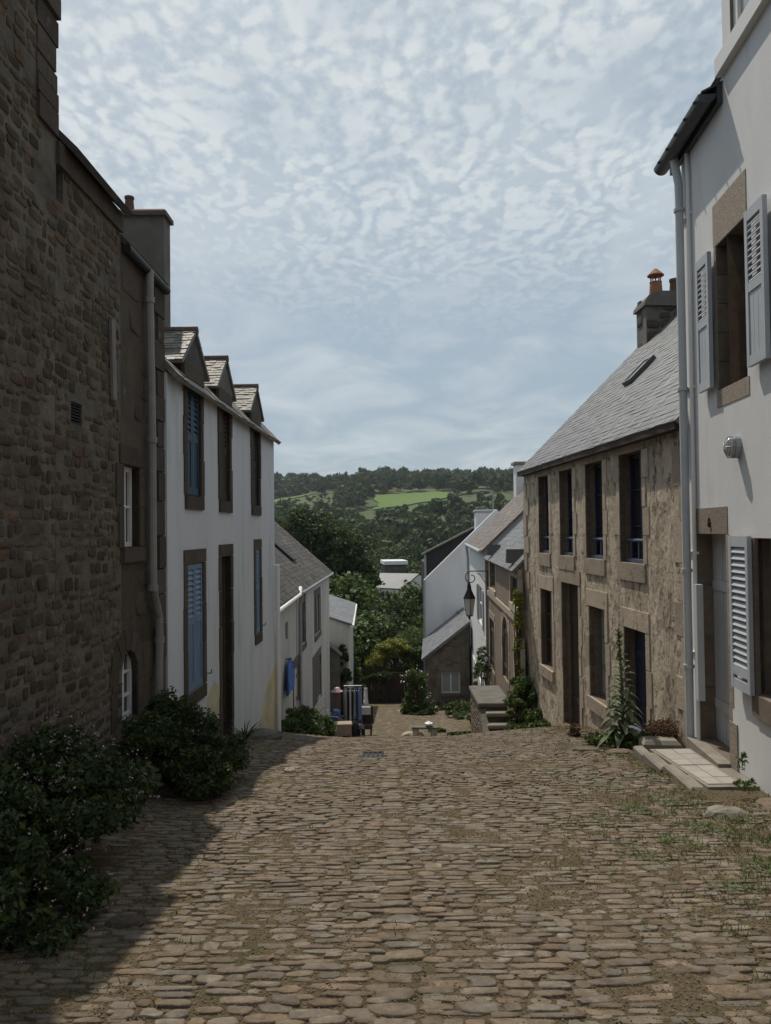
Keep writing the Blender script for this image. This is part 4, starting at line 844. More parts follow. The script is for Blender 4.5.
    w = JF.rect(441.5, 460.5, 672, 693.5); m = MB(); JF.wall(m, 0, 1.96, -9, z0, [w], .2)
    m.add([JF.pt(0, z0), JF.pt(1.96, z0), JF.pt(1.96, ztop)], ((0, 1, 2),)); m.quad(JF.pt(0, -9), JF.pt(0, z0), JF.pt(.34, z0, -6), JF.pt(.34, -9, -6)); m.quad(JF.pt(1.96, -9), JF.pt(1.96, ztop), JF.pt(1.96, ztop, -6), JF.pt(1.96, -9, -6))
    m.build('wall', 'mortar_dark', t)
    sk = [[w[0] - .1, w[1] + .1, w[2] - .1, w[3] + .15]];
    masonry(JF, 0, 1.95, -8.5, ztop, sk, t, 'granite_dull', 40, rh=(.14, .24), rw=(.2, .45), gap=.02, inside=lambda a, b: b < z0 + sl * (a - .1) - .12)
    blocks(JF, w, t, 'granite_dull', jw=(.14, .2), lint=.2, sill=.12, bh=.3); window(JF, w, t, 'wood_white', 'glass_curtain', d=-.1, fw=.06, mull=1, trans=0)
    m = MB(); s_ = Vector((1, 0, sl)).normalized(); n_ = Vector((-s_.z, 0, s_.x)); p0 = Vector((1.66, 33.8, z0 + .03)) - s_ * .12; L_ = 2.12 / s_.x
    m.hexa([p0, p0 + s_ * L_, p0 + s_ * L_ + Vector((.36, 6.19, 0)), p0 + Vector((.36, 6.19, 0))] + [p + n_ * .1 for p in (p0, p0 + s_ * L_, p0 + s_ * L_ + Vector((.36, 6.19, 0)), p0 + Vector((.36, 6.19, 0)))])
    slates(m, p0 + n_ * .105, Vector((.058, .998, 0)), s_, n_, 6.19, L_, .3, .2); m.build('roof', 'slate_light', t)
    # H: dark slate-hung gable behind
    t = thing('building', 'dark slate hung building with a pale roof edge behind the white gable', 'building', (5, 50, -11)); Y = 49
    a = at(422, 555, Y); b = at(476, 527, Y); k = (b.z - a.z) / (b.x - a.x); x0 = at(426, 560, Y).x; x2 = x0 + 5
    m = MB()
    for y_, d_, dd in ((Y, .3, 0), (Y + .3, 6.7, .7)): m.prism([(x0, y_, -14), (x2 + 5, y_, -14), (x2 + 5, y_, a.z + k * (x0 - a.x) - dd), (x2, y_, a.z + k * (x2 - a.x) - dd), (x0, y_, a.z + k * (x0 - a.x) - .02 - dd)], (0, d_, 0))
    m.build('wall', 'slate_hung', t)
    s_ = Vector((1, 0, k)).normalized(); n_ = Vector((-s_.z, 0, s_.x)); p0 = Vector((a.x, Y - .25, a.z)); L_ = (x2 - a.x) / s_.x; m = MB()
    m.hexa([p0, p0 + s_ * L_, p0 + s_ * L_ + Vector((0, .4, 0)), p0 + Vector((0, .4, 0))] + [p + n_ * .1 for p in (p0, p0 + s_ * L_, p0 + s_ * L_ + Vector((0, .4, 0)), p0 + Vector((0, .4, 0)))]); m.build('coping', 'concrete', t)
    m = MB(); m.tube([(x0 - .05, Y - .07, a.z), (x0 - .05, Y - .07, -14)], .07, 8); m.build('downpipe', 'zinc', t)
    # far street lamp
    t = thing('street_lamp', 'thin grey street lamp mast rising behind the brown slate roof', 'street lamp', (8.4, 60, -11)); a = at(493, 491, 60); m = MB()
    m.tube([(a.x, 60, gz(a.x, 60)), (a.x, 60, a.z)], [.09, .05], 8); m.build('pole', 'zinc', t); m = MB(); m.tube([(a.x, 60, a.z), (a.x - .4, 60, a.z + .05)], .04, 6); m.bevbox((a.x - .6, 60, a.z + .04), .5, .2, .1); m.build('lamp_head', 'zinc', t)
lower_right()

# ------------------------------------------------------------------ left, further down: D, E, F
def lower_left():
    D = Facade((-2.345, 15.3), (-2.35, 20.0), LN)
    t = thing('house', 'narrow white house with dark slate roof and curved gutter, beside the large white dormer house', 'house', (-2.4, 17.5, -3))
    ze = -.02; wn = D.rect(277, 280.5, 622, 660); ws = D.rect(285.5, 288, 622, 640)
    m = MB(); D.wall(m, 0, D.L, -5.5, ze, [wn, ws], .15); body(m, D, 0, D.L, -5.5, ze, 5, 2.3, 2.2); m.build('wall', 'white_old', t)
    roof(D, 0, D.L, ze, 5, 2.3, 2.2, t, 'slate_dark', over=.12, verge=.02)
    for a in (wn, ws): window(D, a, t, 'wood_dark', 'glass_dark', d=-.04)
    q = MB(); q.tube([D.pt(0, ze - .1, .15), D.pt(D.L - .4, ze - .1, .15), D.pt(D.L, ze + .05, .12)], .05, 8); q.tube([D.pt(.15, ze - .1, .14), D.pt(.2, ze - .5, .06), D.pt(.2, -5, .06)], .045, 8); q.build('gutter', 'pvc_white', t)
    E = Facade((-2.33, 20.03), (-2.15, 28.9), LN)
    t = thing('house', 'white rendered house with tall grey framed windows and slate roof, behind the clothes rail', 'house', (-2.3, 24, -5))
    ze = -.04; up = [E.rect(300, 305, 603, 645), E.rect(314.5, 320, 596, 634)]; lo = [E.rect(293.5, 300, 666, 706), E.rect(313, 321, 659, 705)]
    m = MB(); E.wall(m, 0, E.L, -7.5, ze, up + lo, .18); body(m, E, 0, E.L, -7.5, ze, 5, 2.4, 2.15); m.build('wall', 'white_old', t)
    roof(E, 0, E.L, ze, 5, 2.4, 2.15, t, 'slate_dark', over=.12, verge=.06, w=.24, e=.15)
    for o in up + lo: blocks(E, o, t, 'cement_grey', jw=(.1, .1), lint=.24, sill=.14 if o in up else 0, bh=.6)
    for o in up: window(E, o, t, 'wood_grey', 'glass_curtain', d=-.03)
    for o in lo: door(E, o, t, 'wood_grey', d=-.03, handle=False)
    q = MB(); q.tube([E.pt(-.05, ze - .07, .14), E.pt(E.L + .05, ze - .07, .14)], .045, 8); q.tube([E.pt(.2, ze - .1, .12), E.pt(.25, ze - .4, .05), E.pt(.25, -6.5, .05)], .04, 8); q.build('gutter', 'zinc', t)
    # roof light on E
    Sd = (-E.N * 2.4 + Vector((0, 0, 2.15))).normalized(); Nn = (E.N * 2.15 + Vector((0, 0, 2.4))).normalized(); P0 = E.pt(0, ze, 0) + Nn * .1; r = ray(283, 551); o = Vector((0, 0, EYE)); c = o + r * ((P0 - o).dot(Nn) / r.dot(Nn))
    m = MB(); m.hexa([c + E.U * a + Sd * b + Nn * h for h in (-.05, .06) for a, b in ((-.35, -.45), (.35, -.45), (.35, .45), (-.35, .45))]); m.build('roof_window', 'wood_black', t)
    # handrail at the door of E
    t2 = thing('handrail', 'short pale sloping handrail at the door behind the clothes rail', 'handrail', (-1.95, 26, -5.8)); m = MB()
    for dz in (0, .28): m.tube([at(315, 699 + 8 - dz * 22, 24.5), at(325, 688 + 8 - dz * 22, 27)], .03, 6)
    for px, Y, py in ((315, 24.5, 699), (325, 27, 688)): p = at(px, py, Y); m.tube([p, (p.x, p.y, gz(p.x, p.y) - .1)], .03, 6)
    m.build('rail', 'pvc_grey', t2)
    # F: low building beyond with shallow roof
    Ff = Facade((-1.47, 29.6), (-1.66, 38), LN)
    t = thing('house', 'low white outbuilding with pale lichened roof and white gutter, beyond the white house', 'house', (-1.6, 34, -6.5)); ze = -2.12
    m = MB(); Ff.wall(m, 0, Ff.L, -10, ze, [], .1); body(m, Ff, 0, Ff.L, -10, ze, 4.4, 2.2, .75); m.build('wall', 'white_old', t)
    roof(Ff, 0, Ff.L, ze, 4.4, 2.2, .75, t, 'slate_light', over=.12, verge=.08, w=.4, e=.28)
    q = MB(); q.tube([Ff.pt(-.1, ze - .05, .16), Ff.pt(Ff.L, ze - .05, .16)], .06, 8); q.build('gutter', 'pvc_white', t)
    t = thing('shed', 'small lean-to shed with pale roof and grey door at the end of the white house', 'shed', (-1.9, 29.3, -6.2)); a = at(329, 644, 29.2); b = at(340, 655, 29.2)
    m = MB(); m.prism([(a.x - .2, 29.05, -7.5), (b.x, 29.05, -7.5), (b.x, 29.05, b.z), (a.x - .2, 29.05, a.z + .1)], (0, .5, 0)); m.build('wall', 'cement_grey', t)
    m = MB(); m.prism([(a.x - .2, 28.95, a.z + .12), (b.x + .08, 28.95, b.z - .02), (b.x + .08, 28.95, b.z + .06), (a.x - .2, 28.95, a.z + .2)], (0, .62, 0)); m.build('roof', 'concrete', t)
    m = MB(); m.box(((a.x + b.x) / 2 + .05, 29.04, -5.9), .3, .03, 1.3); m.build('door', 'wood_grey', t)
lower_left()

# ------------------------------------------------------------------ gate / fence at the street's end, far houses
def street_end():
    t = thing('board_gate', 'dark weathered board gate closing the bottom of the street', 'gate', (.4, 38.5, gz(.4, 38.5))); Y = 38.5; x0 = at(352, 700, Y).x; x1 = at(424, 700, Y).x
    n = 26; q = MB()
    for i in range(n): a = x0 + (x1 - x0) * i / n; w = (x1 - x0) / n; zt = at(380, 673 if i > 9 else 677, Y).z + random.uniform(-.03, .03); q.box((a + w / 2, Y + random.uniform(-.01, .01), (zt - 8.8) / 2), w - .012, .03, zt + 8.8)
    q.build('boards', 'wood_dark', t)
    for dz in (-.35, -1.3): q = MB(); z = at(380, 673, Y).z + dz; q.box(((x0 + x1) / 2, Y - .04, z), x1 - x0, .04, .1); q.build('rail', 'wood_dark', t)
    for px in (363, 398): q = MB(); x = at(px, 690, Y).x; q.box((x, Y - .07, -7.5), .12, .1, 2.6); q.build('post', 'wood_dark', t)
    Y = 75; t = thing('house', 'low house with pale grey slate roof standing among the valley trees', 'house', (1, 76, -12))
    A = at(376, 585, Y); B = at(402, 591.5, Y - 2); C = at(380, 571.5, Y + 4); D_ = at(419, 575, Y + 2)
    u = (B - A); u.z = 0; rz = A.z * .5 + B.z * .5; A.z = B.z = rz; zr = (C.z + D_.z) / 2; C.z = D_.z = zr
    m = MB(); bk = [D_ + (D_ - B), C + (C - A)]; bk[0].z = bk[1].z = rz
    m.add([A, B, D_, C, bk[0], bk[1]], ((0, 1, 2, 3), (3, 2, 4, 5))); lo = [p.copy() for p in (A, B, D_, C)]
    m2 = MB(); gr = -16; lift = Vector((0, 0, -.12)); A2, B2, D2, C2, E2, F2 = [p + lift for p in (A, B, D_, C, bk[0], bk[1])]; f = lambda p: Vector((p.x, p.y, gr))
    m2.quad(f(A2), f(B2), B2, A2); m2.add([f(B2), f(E2), E2, D2, B2], ((0, 1, 2, 3, 4),)); m2.add([f(A2), f(F2), F2, C2, A2], ((0, 1, 2, 3, 4),)); m2.quad(f(F2), f(E2), E2, F2)
    m.build('roof', 'slate_light', t); m2.build('wall', 'white_old', t)
    Y = 105; t = thing('building', 'flat white roofed building with dark wall, behind the valley tree tops', 'building', (1, 108, -14)); a, b = at(382, 561, Y), at(406, 566, Y)
    m = MB(); m.bevbox(((a.x + b.x) / 2, Y + 2.5, a.z - .25), b.x - a.x, 5.5, .5, .1, .05); m.build('roof', 'white_render', t); m = MB(); m.bevbox(((a.x + b.x) / 2, Y + 2.5, a.z - 3.6), b.x - a.x - .4, 5, 6.2, .1, .02); m.build('wall', 'slate_dark', t)
    t = thing('house', 'small brown roofed house half hidden beside the dark slate building', 'house', (4, 70, -12)); a, b = at(410, 596, 70), at(424, 604, 70)
    m = MB(); m.prism([(a.x - .3, 70, a.z - 1.2), (b.x + 3, 70, a.z - 1.2), (b.x + 1, 70, a.z + .6), (a.x + 1.4, 70, a.z + .6)], (0, 5, 0)); m.build('roof', 'slate_brown', t); m = MB(); m.box(((a.x + b.x) / 2 + 1.35, 72.5, a.z - 4), 5, 4.4, 5.5); m.build('wall', 'white_old', t)
street_end()

# ------------------------------------------------------------------ vegetation
def bush(name, label, blobs, n, leaf, lm, seed, aspect=.5, group=None, cat='shrub', flowers=0, fmat='flower_pink', fsize=.02, stems=True, cr=.33, up=.45, spikes=0):
    b0 = blobs[0]; zb = gz(b0[0], b0[1]); t = thing(name, label, cat, (b0[0], b0[1], zb), group); Vs = []; FV = []; R = np.random.default_rng(seed + 900)
    tot = sum(b[3] * b[4] * b[5] for b in blobs)
    for i, (x, y, z, a, b, c) in enumerate(blobs):
        k = int(n * a * b * c / tot); P, O = crown_points(k, (a, b, c), seed + i, clumps=26, cr=cr * .9, inner=.5, flat=.2); P = P + np.array((x, y, z)); gg = g(P[:, 0], P[:, 1]); P[:, 2] = np.maximum(P[:, 2], gg + R.random(k) * .1)
        Vs.append(leaves(P, leaf, aspect, up=up, seed=seed + 50 + i, outward=O * .5)[0])
        if flowers:
            kf = max(1, int(flowers * a * b * c / tot)); D = R.normal(size=(kf, 3)); D[:, 2] = np.abs(D[:, 2]) * 1.2; D /= np.linalg.norm(D, axis=1)[:, None]; C = D * np.array((a, b, c)) * R.uniform(.92, 1.12, (kf, 1)) + np.array((x, y, z))
            for q in range(5): FV.append(leaves(C + R.normal(size=C.shape) * fsize * .8, fsize, .7, up=.3, seed=seed + 70 + i * 9 + q)[0])
    V = np.concatenate(Vs); npmesh('foliage', V, np.arange(len(V)).reshape(-1, 4), lm, t)
    if flowers: V = np.concatenate(FV); npmesh('flowers', V, np.arange(len(V)).reshape(-1, 4), fmat, t)
    if stems:
        m = MB(); rr = random.Random(seed)
        for x, y, z, a, b, c in blobs:
            for k in range(7): p = Vector((x + rr.uniform(-.3, .3) * a, y + rr.uniform(-.3, .3) * b, gz(x, y) - .02)); m.tube([p, p + Vector((rr.uniform(-.1, .1), rr.uniform(-.1, .1), (z - p.z) * .6)), (x + rr.uniform(-.8, .8) * a, y + rr.uniform(-.8, .8) * b, z + rr.uniform(.1, .8) * c)], [.02, .014, .005], 5)
        m.build('stem', 'bark', t)
    return t
def tree_meshes():
    out = []
    for i in range(6):
        P, O = crown_points(3800, (2.6, 2.6, 2.7 if i % 2 else 2.2), 100 + i, clumps=46, cr=.36, inner=.45, flat=.25); V, F = leaves(P + np.array((0, 0, 5.4)), .34, .62, up=.5, seed=i, outward=O * .6)
        m = MB(); m.tube([(0, 0, -.6), (.05, .03, 1.5), (.0, .1, 3.2), (.1, 0, 4.8)], [.22, .17, .13, .06], 7)
        for k in range(6): a = k * 1.1 + i; m.tube([(0, .05, 2.6 + .25 * k), (math.cos(a) * .8, math.sin(a) * .8, 3.8 + .25 * k), (math.cos(a) * 1.7, math.sin(a) * 1.7, 5 + .2 * k)], [.09, .06, .02], 5)
        out.append((V, F, m))
    return out
TM = tree_meshes(); first = {}
def put_tree(k, x, y, s, sz, label, lm, group='trees in the valley', rz=0, base=None):
    key = (k, lm)
    if key not in first:
        t = thing('tree', label, 'tree', (0, 0, 0), group); V, F, m = TM[k]; c = npmesh('crown', V, F, lm, t); tr = m.build('trunk', 'bark', t); first[key] = (t, c, tr); used = False
    t0, c0, tr0 = first[key]
    if t0.get('_u'):
        t = t0.copy(); COL.objects.link(t); c = c0.copy(); COL.objects.link(c); c.parent = t; b = tr0.copy(); COL.objects.link(b); b.parent = t; t['label'] = label; t['group'] = group; del t['_u']
    else: t = t0; t['_u'] = 1
    t.location = (x, y, gz(x, y) if base is None else base); t.scale = (s, s, sz); t.rotation_euler = (0, 0, rz); return t
def valley_trees():
    r = random.Random(5)
    # big dark tree behind the slate roof on the left: own crown of three lobes
    t = thing('tree', 'large dark spreading tree rising behind the left slate roof', 'tree', (-5.1, 61, gz(-5.1, 61)))
    lobes = [(-4.6, 43.5, 1.2, 1.9, 1.75), (-2.6, 43, -.1, 1.95, 1.9), (-6.8, 44, .4, 2.3, 2.1), (-1.6, 42.6, -1.3, 1.35, 1.5), (-3.4, 42.6, -2.0, 2.2, 1.6), (-6, 43, -2, 2.4, 2)]
    Vs, n = [], 0; K_ = 1.42; lobes = [(x * K_, 43 * K_ + (y - 43) * 1.4, (z - 1.5) * K_ + 1.5, a * K_, b * K_) for x, y, z, a, b in lobes]
    for i, (x, y, z, a, b) in enumerate(lobes):
        P, O = crown_points(5200, (a, a, b), 300 + i, clumps=36, cr=.36, inner=.5, flat=.3); V, F = leaves(P + np.array((x, y, z)), .32, .6, up=.5, seed=20 + i, outward=O * .6); Vs.append(V)
    V = np.concatenate(Vs); npmesh('crown', V, np.arange(len(V)).reshape(-1, 4), 'leaf_dark', t)
    m = MB(); b0 = Vector((-5.1, 61, gz(-5.1, 61) - .3)); m.tube([b0, b0 + Vector((.1, 0, 3)), (-5.3, 61, -5), (-5.6, 61.2, 0)], [.5, .4, .3, .12], 9)
    for x, y, z, a, b in lobes: m.tube([(-5.2, 61, -6.5), (x * .5 - 2.6, y * .5 + 30.5, z - 2.2), (x, y, z + .3)], [.25, .15, .03], 6)
    m.build('trunk', 'bark', t)
    # shrubs and small trees filling the valley just past the gate
    near = [(362, 640, 43, .78, 'leaf_mid'), (395, 628, 47, .8, 'leaf_dark'), (412, 640, 45, .7, 'leaf_mid'), (340, 610, 50, 1.0, 'leaf_mid'), (375, 612, 54, .9, 'leaf_dark'), (408, 612, 56, .85, 'leaf_mid'), (352, 655, 41, .5, 'leaf_mid')]
    labs = ['bushy green tree left of the yellow shrub above the board gate', 'dark green tree directly above the board gate', 'green tree against the white gable edge', 'green tree under the big dark tree', 'dark tree in front of the pale grey valley roof', 'green tree in front of the valley cottage', 'small green tree beside the pale outbuilding']
    for i, (px, py, Y, s, lm) in enumerate(near):
        p = at(px, py, Y); zb = gz(p.x, Y); top = p.z + 2.2 * s; sz = max(.3, (top - zb) / 8.0); put_tree(i % 6, p.x, Y, s, sz, labs[i], lm, rz=i, group='trees just past the gate')
    for px, py, Y, a, c, lm, lab in ((362, 655, 43, 1.5, 1.5, 'leaf_mid', 'dense green bush left of the yellow shrub, above the gate'), (392, 640, 45, 1.7, 1.7, 'leaf_dark', 'dense dark green bush behind the yellow shrub'), (412, 650, 42, 1.2, 1.5, 'leaf_mid', 'green bush between the yellow shrub and the white gable'), (352, 680, 37.5, .5, .7, 'leaf_mid', 'small green bush against the white outbuilding wall')):
        p = at(px, py, Y); bush('bush', lab, [(p.x, Y, p.z, a, a, c), (p.x + .3 * a, Y - .2, p.z - c * .8, a * .9, a, c), (p.x - .4 * a, Y, p.z - c * 1.3, a * .9, a, c)], 9000, .13, lm, int(px), cr=.36)
    pts = []
    for Y, n, hs in ((62, 6, 1.0), (84, 8, 1.25), (112, 10, 1.35), (140, 12, 1.5), (165, 13, 1.6)):
        for i in range(n):
            x = (-.17 + .37 * (i + r.uniform(.1, .9)) / n) * Y; 
            if 66 < Y < 78: continue
            px = 385 + x / Y * 769; s = hs * r.uniform(.75, 1.15)
            if Y in (62,) and px < 372: continue
            if Y in (62,) and 368 < px < 428: s *= .55
            if Y in (84,) and 372 < px < 412: s *= .8
            pts.append((x, Y + r.uniform(-6, 6), s))
    for j, (x, Y, s) in enumerate(pts): put_tree(j % 6, x, Y, s * 1.15, s, 'green tree in the wooded valley beyond the houses', 'leaf_far' if Y > 75 else 'leaf_mid', rz=r.uniform(0, 6), group='trees in the wooded valley')
    # far woods: one mass
    R = np.random.default_rng(9); prot = []
    for k in range(5):
        P, O = crown_points(430, (3.6, 3.6, 3.0), 500 + k, clumps=14, cr=.42, inner=.4, flat=.1); prot.append(leaves(P + np.array((0, 0, 3.2)), 1.2, .75, up=.6, seed=60 + k, outward=O * .9)[0])
    N = 2600; Y = 180 + (R.random(N) ** .8) * 640; X = (R.uniform(-.2, .24, N)) * Y
    hedge = R.random(N) < .1
    def infield(x, y):
        return ((x > -9) & (x < 39) & (y > 412) & (y < 486) & ((y < 470) | (x < 30))) | ((x > -86) & (x < -46) & (y > 500) & (y < 584)) | ((x > 43) & (x < 63) & (y > 440) & (y < 514)) | ((x > -4) & (x < 25) & (y > 540) & (y < 592)) | ((x > -48) & (x < -20) & (y > 575) & (y < 642))
    keep = ~infield(X, Y) & ~((X > -14) & (X < 68) & (Y > 375) & (Y < 412) & (R.random(N) < .8)); X, Y = X[keep], Y[keep]
    Z = g(X, Y); sc = R.uniform(.7, 1.45, len(X)) * (1 + .3 * (Y > 600)); a = R.uniform(0, 6.28, len(X)); sc = np.where((Y > 508) & (Y < 535) & (X > -30) & (X < 80), sc * .45, sc); sc = np.where((Y > 415) & (Y < 505) & (X > -100) & (X < -28), sc * .25, sc); sc = np.where((Y > 330) & (Y < 425) & (X > -20) & (X < 70), sc * .5, sc)
    hf = R.uniform(.8, 1.5, len(X)); out = []
    for i in range(len(X)):
        V = prot[i % 5] * (sc[i], sc[i], sc[i] * hf[i]); c, s = math.cos(a[i]), math.sin(a[i]); out.append(np.stack([V[:, 0] * c - V[:, 1] * s + X[i], V[:, 0] * s + V[:, 1] * c + Y[i], V[:, 2] + Z[i] - .5], -1))
    V = np.concatenate(out); o = npmesh('far_woods', V, np.arange(len(V)).reshape(-1, 4), 'leaf_far'); tag(o, 'far wooded hillside of mixed trees around green fields', 'woods', kind='stuff')
valley_trees()

def street_plants():
    B = bush
    B('flowering_shrub', 'large dark leafy shrub with small pink flowers at the bottom left corner', [(-2.0, 4.0, -.2, .42, .62, .42), (-1.95, 4.7, -.25, .5, .6, .5), (-2.05, 3.45, -.25, .36, .5, .36), (-2.1, 5.15, -.35, .3, .35, .42), (-2.2, 5.0, .0, .25, .6, .32), (-1.8, 3.9, -.45, .36, .5, .28)], 46000, .043, 'leaf_dark', 10, flowers=420, fsize=.012)
    B('shrub', 'dark glossy shrub against the foot of the arched window wall', [(-2.1, 6.7, -.45, .32, .42, .42), (-1.85, 7.1, -.5, .42, .5, .44), (-1.72, 7.4, -.75, .4, .5, .4), (-1.72, 6.75, -.7, .3, .35, .34), (-1.6, 6.9, -.7, .34, .5, .36), (-2.1, 7.4, -.35, .28, .4, .35)], 34000, .039, 'leaf_dark', 30)
    B('bush', 'rounded bright green bush by the corner of the white house', [(-2.05, 16.6, -2.75, .42, .8, .5), (-1.75, 17.0, -2.8, .42, .7, .5), (-1.42, 17.4, -3.05, .34, .5, .4)], 11000, .06, 'leaf_bright', 50)
    B('bush', 'loose green bush growing over the right side of the stone steps', [(2.78, 15.8, -2.2, .4, .9, .62), (2.86, 14.9, -2.45, .26, .6, .45), (2.72, 16.2, -2.65, .26, .6, .45), (2.62, 15.6, -2.9, .22, .5, .25), (2.75, 15.2, -2.7, .34, .6, .35)], 17000, .06, 'leaf_bright', 60)
    B('climbing_rose', 'straggling climbing rose with pale flowers on the white house behind the steps', [(2.75, 22.5, -3.0, .3, .6, .9), (2.6, 21.5, -3.8, .3, .5, .5), (2.9, 23.5, -2.6, .2, .5, .8)], 4500, .06, 'leaf_mid', 70, flowers=26, fmat='flower_white', fsize=.05)
    B('flowering_shrub', 'tall loose shrub with white blossom beside the low stone cottage', [(1.15, 31.5, -5.1, .6, .6, .95), (1.4, 31, -5.9, .6, .6, .7), (.95, 31.2, -5.9, .5, .5, .6)], 11000, .1, 'leaf_mid', 80, flowers=26, fmat='flower_white', fsize=.07)
    B('plant', 'low green leafy clump under the cottage window, left of the steps', [(2.1, 22, -5.15, .32, .4, .22), (1.85, 22.3, -5.3, .2, .3, .16)], 3000, .07, 'leaf_bright', 90)
    B('plant', 'small dark green plant at the left foot of the low cottage', [(1.6, 25, -5.5, .35, .4, .2)], 1800, .08, 'leaf_mid', 95, flowers=20, fmat='flower_white', fsize=.05)
    B('plant', 'row of low leafy plants along the foot of the low cottage', [(2.0, 32.8, -6.1, .5, .5, .3), (2.7, 32.5, -6.0, .6, .5, .35), (3.2, 31.5, -5.8, .5, .6, .4), (2.6, 29.5, -5.6, .5, .9, .25), (3.0, 26.5, -5.0, .4, 1, .3)], 8000, .09, 'leaf_mid', 97)
    B('shrub', 'yellow green shrub spilling over the dark board gate', [(-.4, 40.2, -5.3, .7, .8, .7), (.55, 40.6, -5.0, .8, .8, .85), (.15, 40.0, -4.7, .65, .6, .6)], 12000, .12, 'leaf_yellow', 110)
    B('shrub', 'dark creeper heaped over the left end of the board gate', [(-.6, 38.2, -5.9, .75, .4, .35), (-.1, 38.2, -5.75, .55, .4, .3)], 4500, .1, 'leaf_dark', 120)
    B('shrub', 'green shrub behind the gate beside the low cottage', [(1.5, 40.5, -5.2, .7, .7, .8), (2.0, 37, -6.1, .3, .4, .5)], 6000, .11, 'leaf_mid', 125)
    B('climbing_plant', 'dark climbing shrub on the end wall of the white house', [(-1.75, 29.5, -3.5, .3, .3, .75), (-1.6, 29.3, -4.2, .25, .3, .5)], 5000, .09, 'leaf_dark', 130)
    B('climbing_plant', 'thin vertical climber on the wall joint beside the weathered tan house', [(2.76, 16.15, z, .09, .12, .34) for z in (-.1, -.55, -1.0, -1.45, -1.9, -2.3)], 5200, .055, 'leaf_yellow', 140, cr=.8)
    B('plant', 'low weedy green growth around the foot of the tall mullein', [(2.75, 9.25, -1.05, .22, .3, .14), (3.0, 9.1, -1.0, .2, .2, .12), (2.6, 9.6, -1.15, .16, .3, .1)], 4200, .04, 'leaf_mid', 150, aspect=.4)
    B('dead_plant', 'withered brown plant beside the grey downpipe base', [(3.22, 9.05, -.92, .17, .22, .16)], 3800, .035, 'dry_plant', 160, aspect=.3, cr=.7)
    B('plant', 'small dark red brown weed tuft left of the mullein', [(2.55, 10.6, -1.28, .08, .12, .12)], 500, .04, 'dry_plant', 165, aspect=.4)
    B('plant', 'tall thin weed growing by the doorstep platform edge', [(3.02, 6.62, -.55, .05, .05, .16), (2.98, 6.5, -.68, .12, .1, .06)], 380, .035, 'leaf_mid', 170, aspect=.35, stems=False)
    # strappy plant beside the left doorstep
    def strap(x, y, n, l, label, name='agapanthus', w=.03):
        t = thing(name, label, 'plant', (x, y, gz(x, y))); m = MB()
        for i in range(n):
            a = random.uniform(0, 6.28); L_ = l * random.uniform(.6, 1); d = Vector((math.cos(a), math.sin(a), 0)); p = Vector((x, y, gz(x, y))); s = Vector((-d.y, d.x, 0)) * w / 2; pr = []
            for k in range(5): q = k / 4; c = p + d * L_ * q * .75 + Vector((0, 0, L_ * (1.1 * q - .75 * q * q * (1 if i % 2 else .6)))); ww = s * (1 - q) ** .6 * (1 if q else .7); pr.append((c - ww, c + ww))
            for k in range(4): m.quad(pr[k][0], pr[k][1], pr[k + 1][1], pr[k + 1][0])
        m.build('leaves', 'leaf_dark', t)
    strap(-1.95, 10.5, 34, .42, 'strappy leaved plant at the left house doorstep')
    # mullein
    x, y = 2.80, 9.25; z0 = gz(x, y); t = thing('mullein', 'tall pale green mullein spire with woolly leaves against the weathered house', 'plant', (x, y, z0)); Hm = 1.38
    m = MB(); m.tube([(x, y, z0), (x + .01, y, z0 + .7), (x - .03, y, z0 + Hm)], [.022, .016, .008], 8); m.build('stem', 'leaf_mullein', t)
    m = MB()
    for i in range(64):
        q = i / 63; zz = z0 + .02 + (Hm - .25) * q ** 1.05; a = i * 2.4; l = (.27 * (1 - q) ** .8 + .055) * random.uniform(.85, 1.1); d = Vector((math.cos(a), math.sin(a), 0)); w = l * .40; s = Vector((-d.y, d.x, 0)); p = Vector((x, y, zz)); rows = []
        for k in range(6):
            e = k / 5; c = p + d * l * e + Vector((0, 0, l * (.75 * e - (.95 if q < .6 else .5) * e * e))); ww = w * math.sin(math.pi * (.12 + .86 * e) ** .9) / 2 + .003; rows.append([c - s * ww + Vector((0, 0, ww * .5)), c, c + s * ww + Vector((0, 0, ww * .5))])
        for k in range(5):
            for j in range(2): m.quad(rows[k][j], rows[k][j + 1], rows[k + 1][j + 1], rows[k + 1][j])
    m.build('leaves', 'leaf_mullein', t, smooth=True)
    P = np.array([(x - .02 + random.gauss(0, .018), y + random.gauss(0, .018), z0 + Hm - .34 + random.random() * .38) for _ in range(260)]); V, F = leaves(P, .03, .7, seed=5); npmesh('flower_buds', V, F, 'leaf_mid', t)
    # grass and weeds between the stones
    R = np.random.default_rng(77); pts = []
    for (x, y, sx, sy, n) in [(2.45, 5.6, .5, .8, 2600), (2.9, 5.5, .25, .5, 500), (2.6, 6.6, .12, .8, 500), (2.62, 7.8, .1, .6, 400), (2.3, 4.6, .5, .7, 1100), (2.5, 8.9, .4, .4, 500), (2.2, 11.5, .5, 1.6, 700), (2.9, 12.5, .15, 1.6, 600), (1.8, 6.8, .6, 1.6, 500), (2.4, 3.8, .5, .5, 250), (-2.0, 9.5, .2, 1.2, 400), (-1.9, 12.5, .2, 1.5, 500), (-1.5, 3.2, .3, .5, 250), (.3, 6, 1.6, 1.5, 120), (3.12, 7.3, .04, .6, 250), (1.6, 21, .5, 2, 300), (3.25, 9.5, .08, 1, 200), (-1.25, 6.4, .15, 1.2, 250)]:
        c = int(n / 9) + 1; C = np.stack([R.normal(x, sx, c), R.normal(y, sy, c)], -1); k = R.integers(0, c, n); pts.append(C[k] + R.normal(size=(n, 2)) * .035)
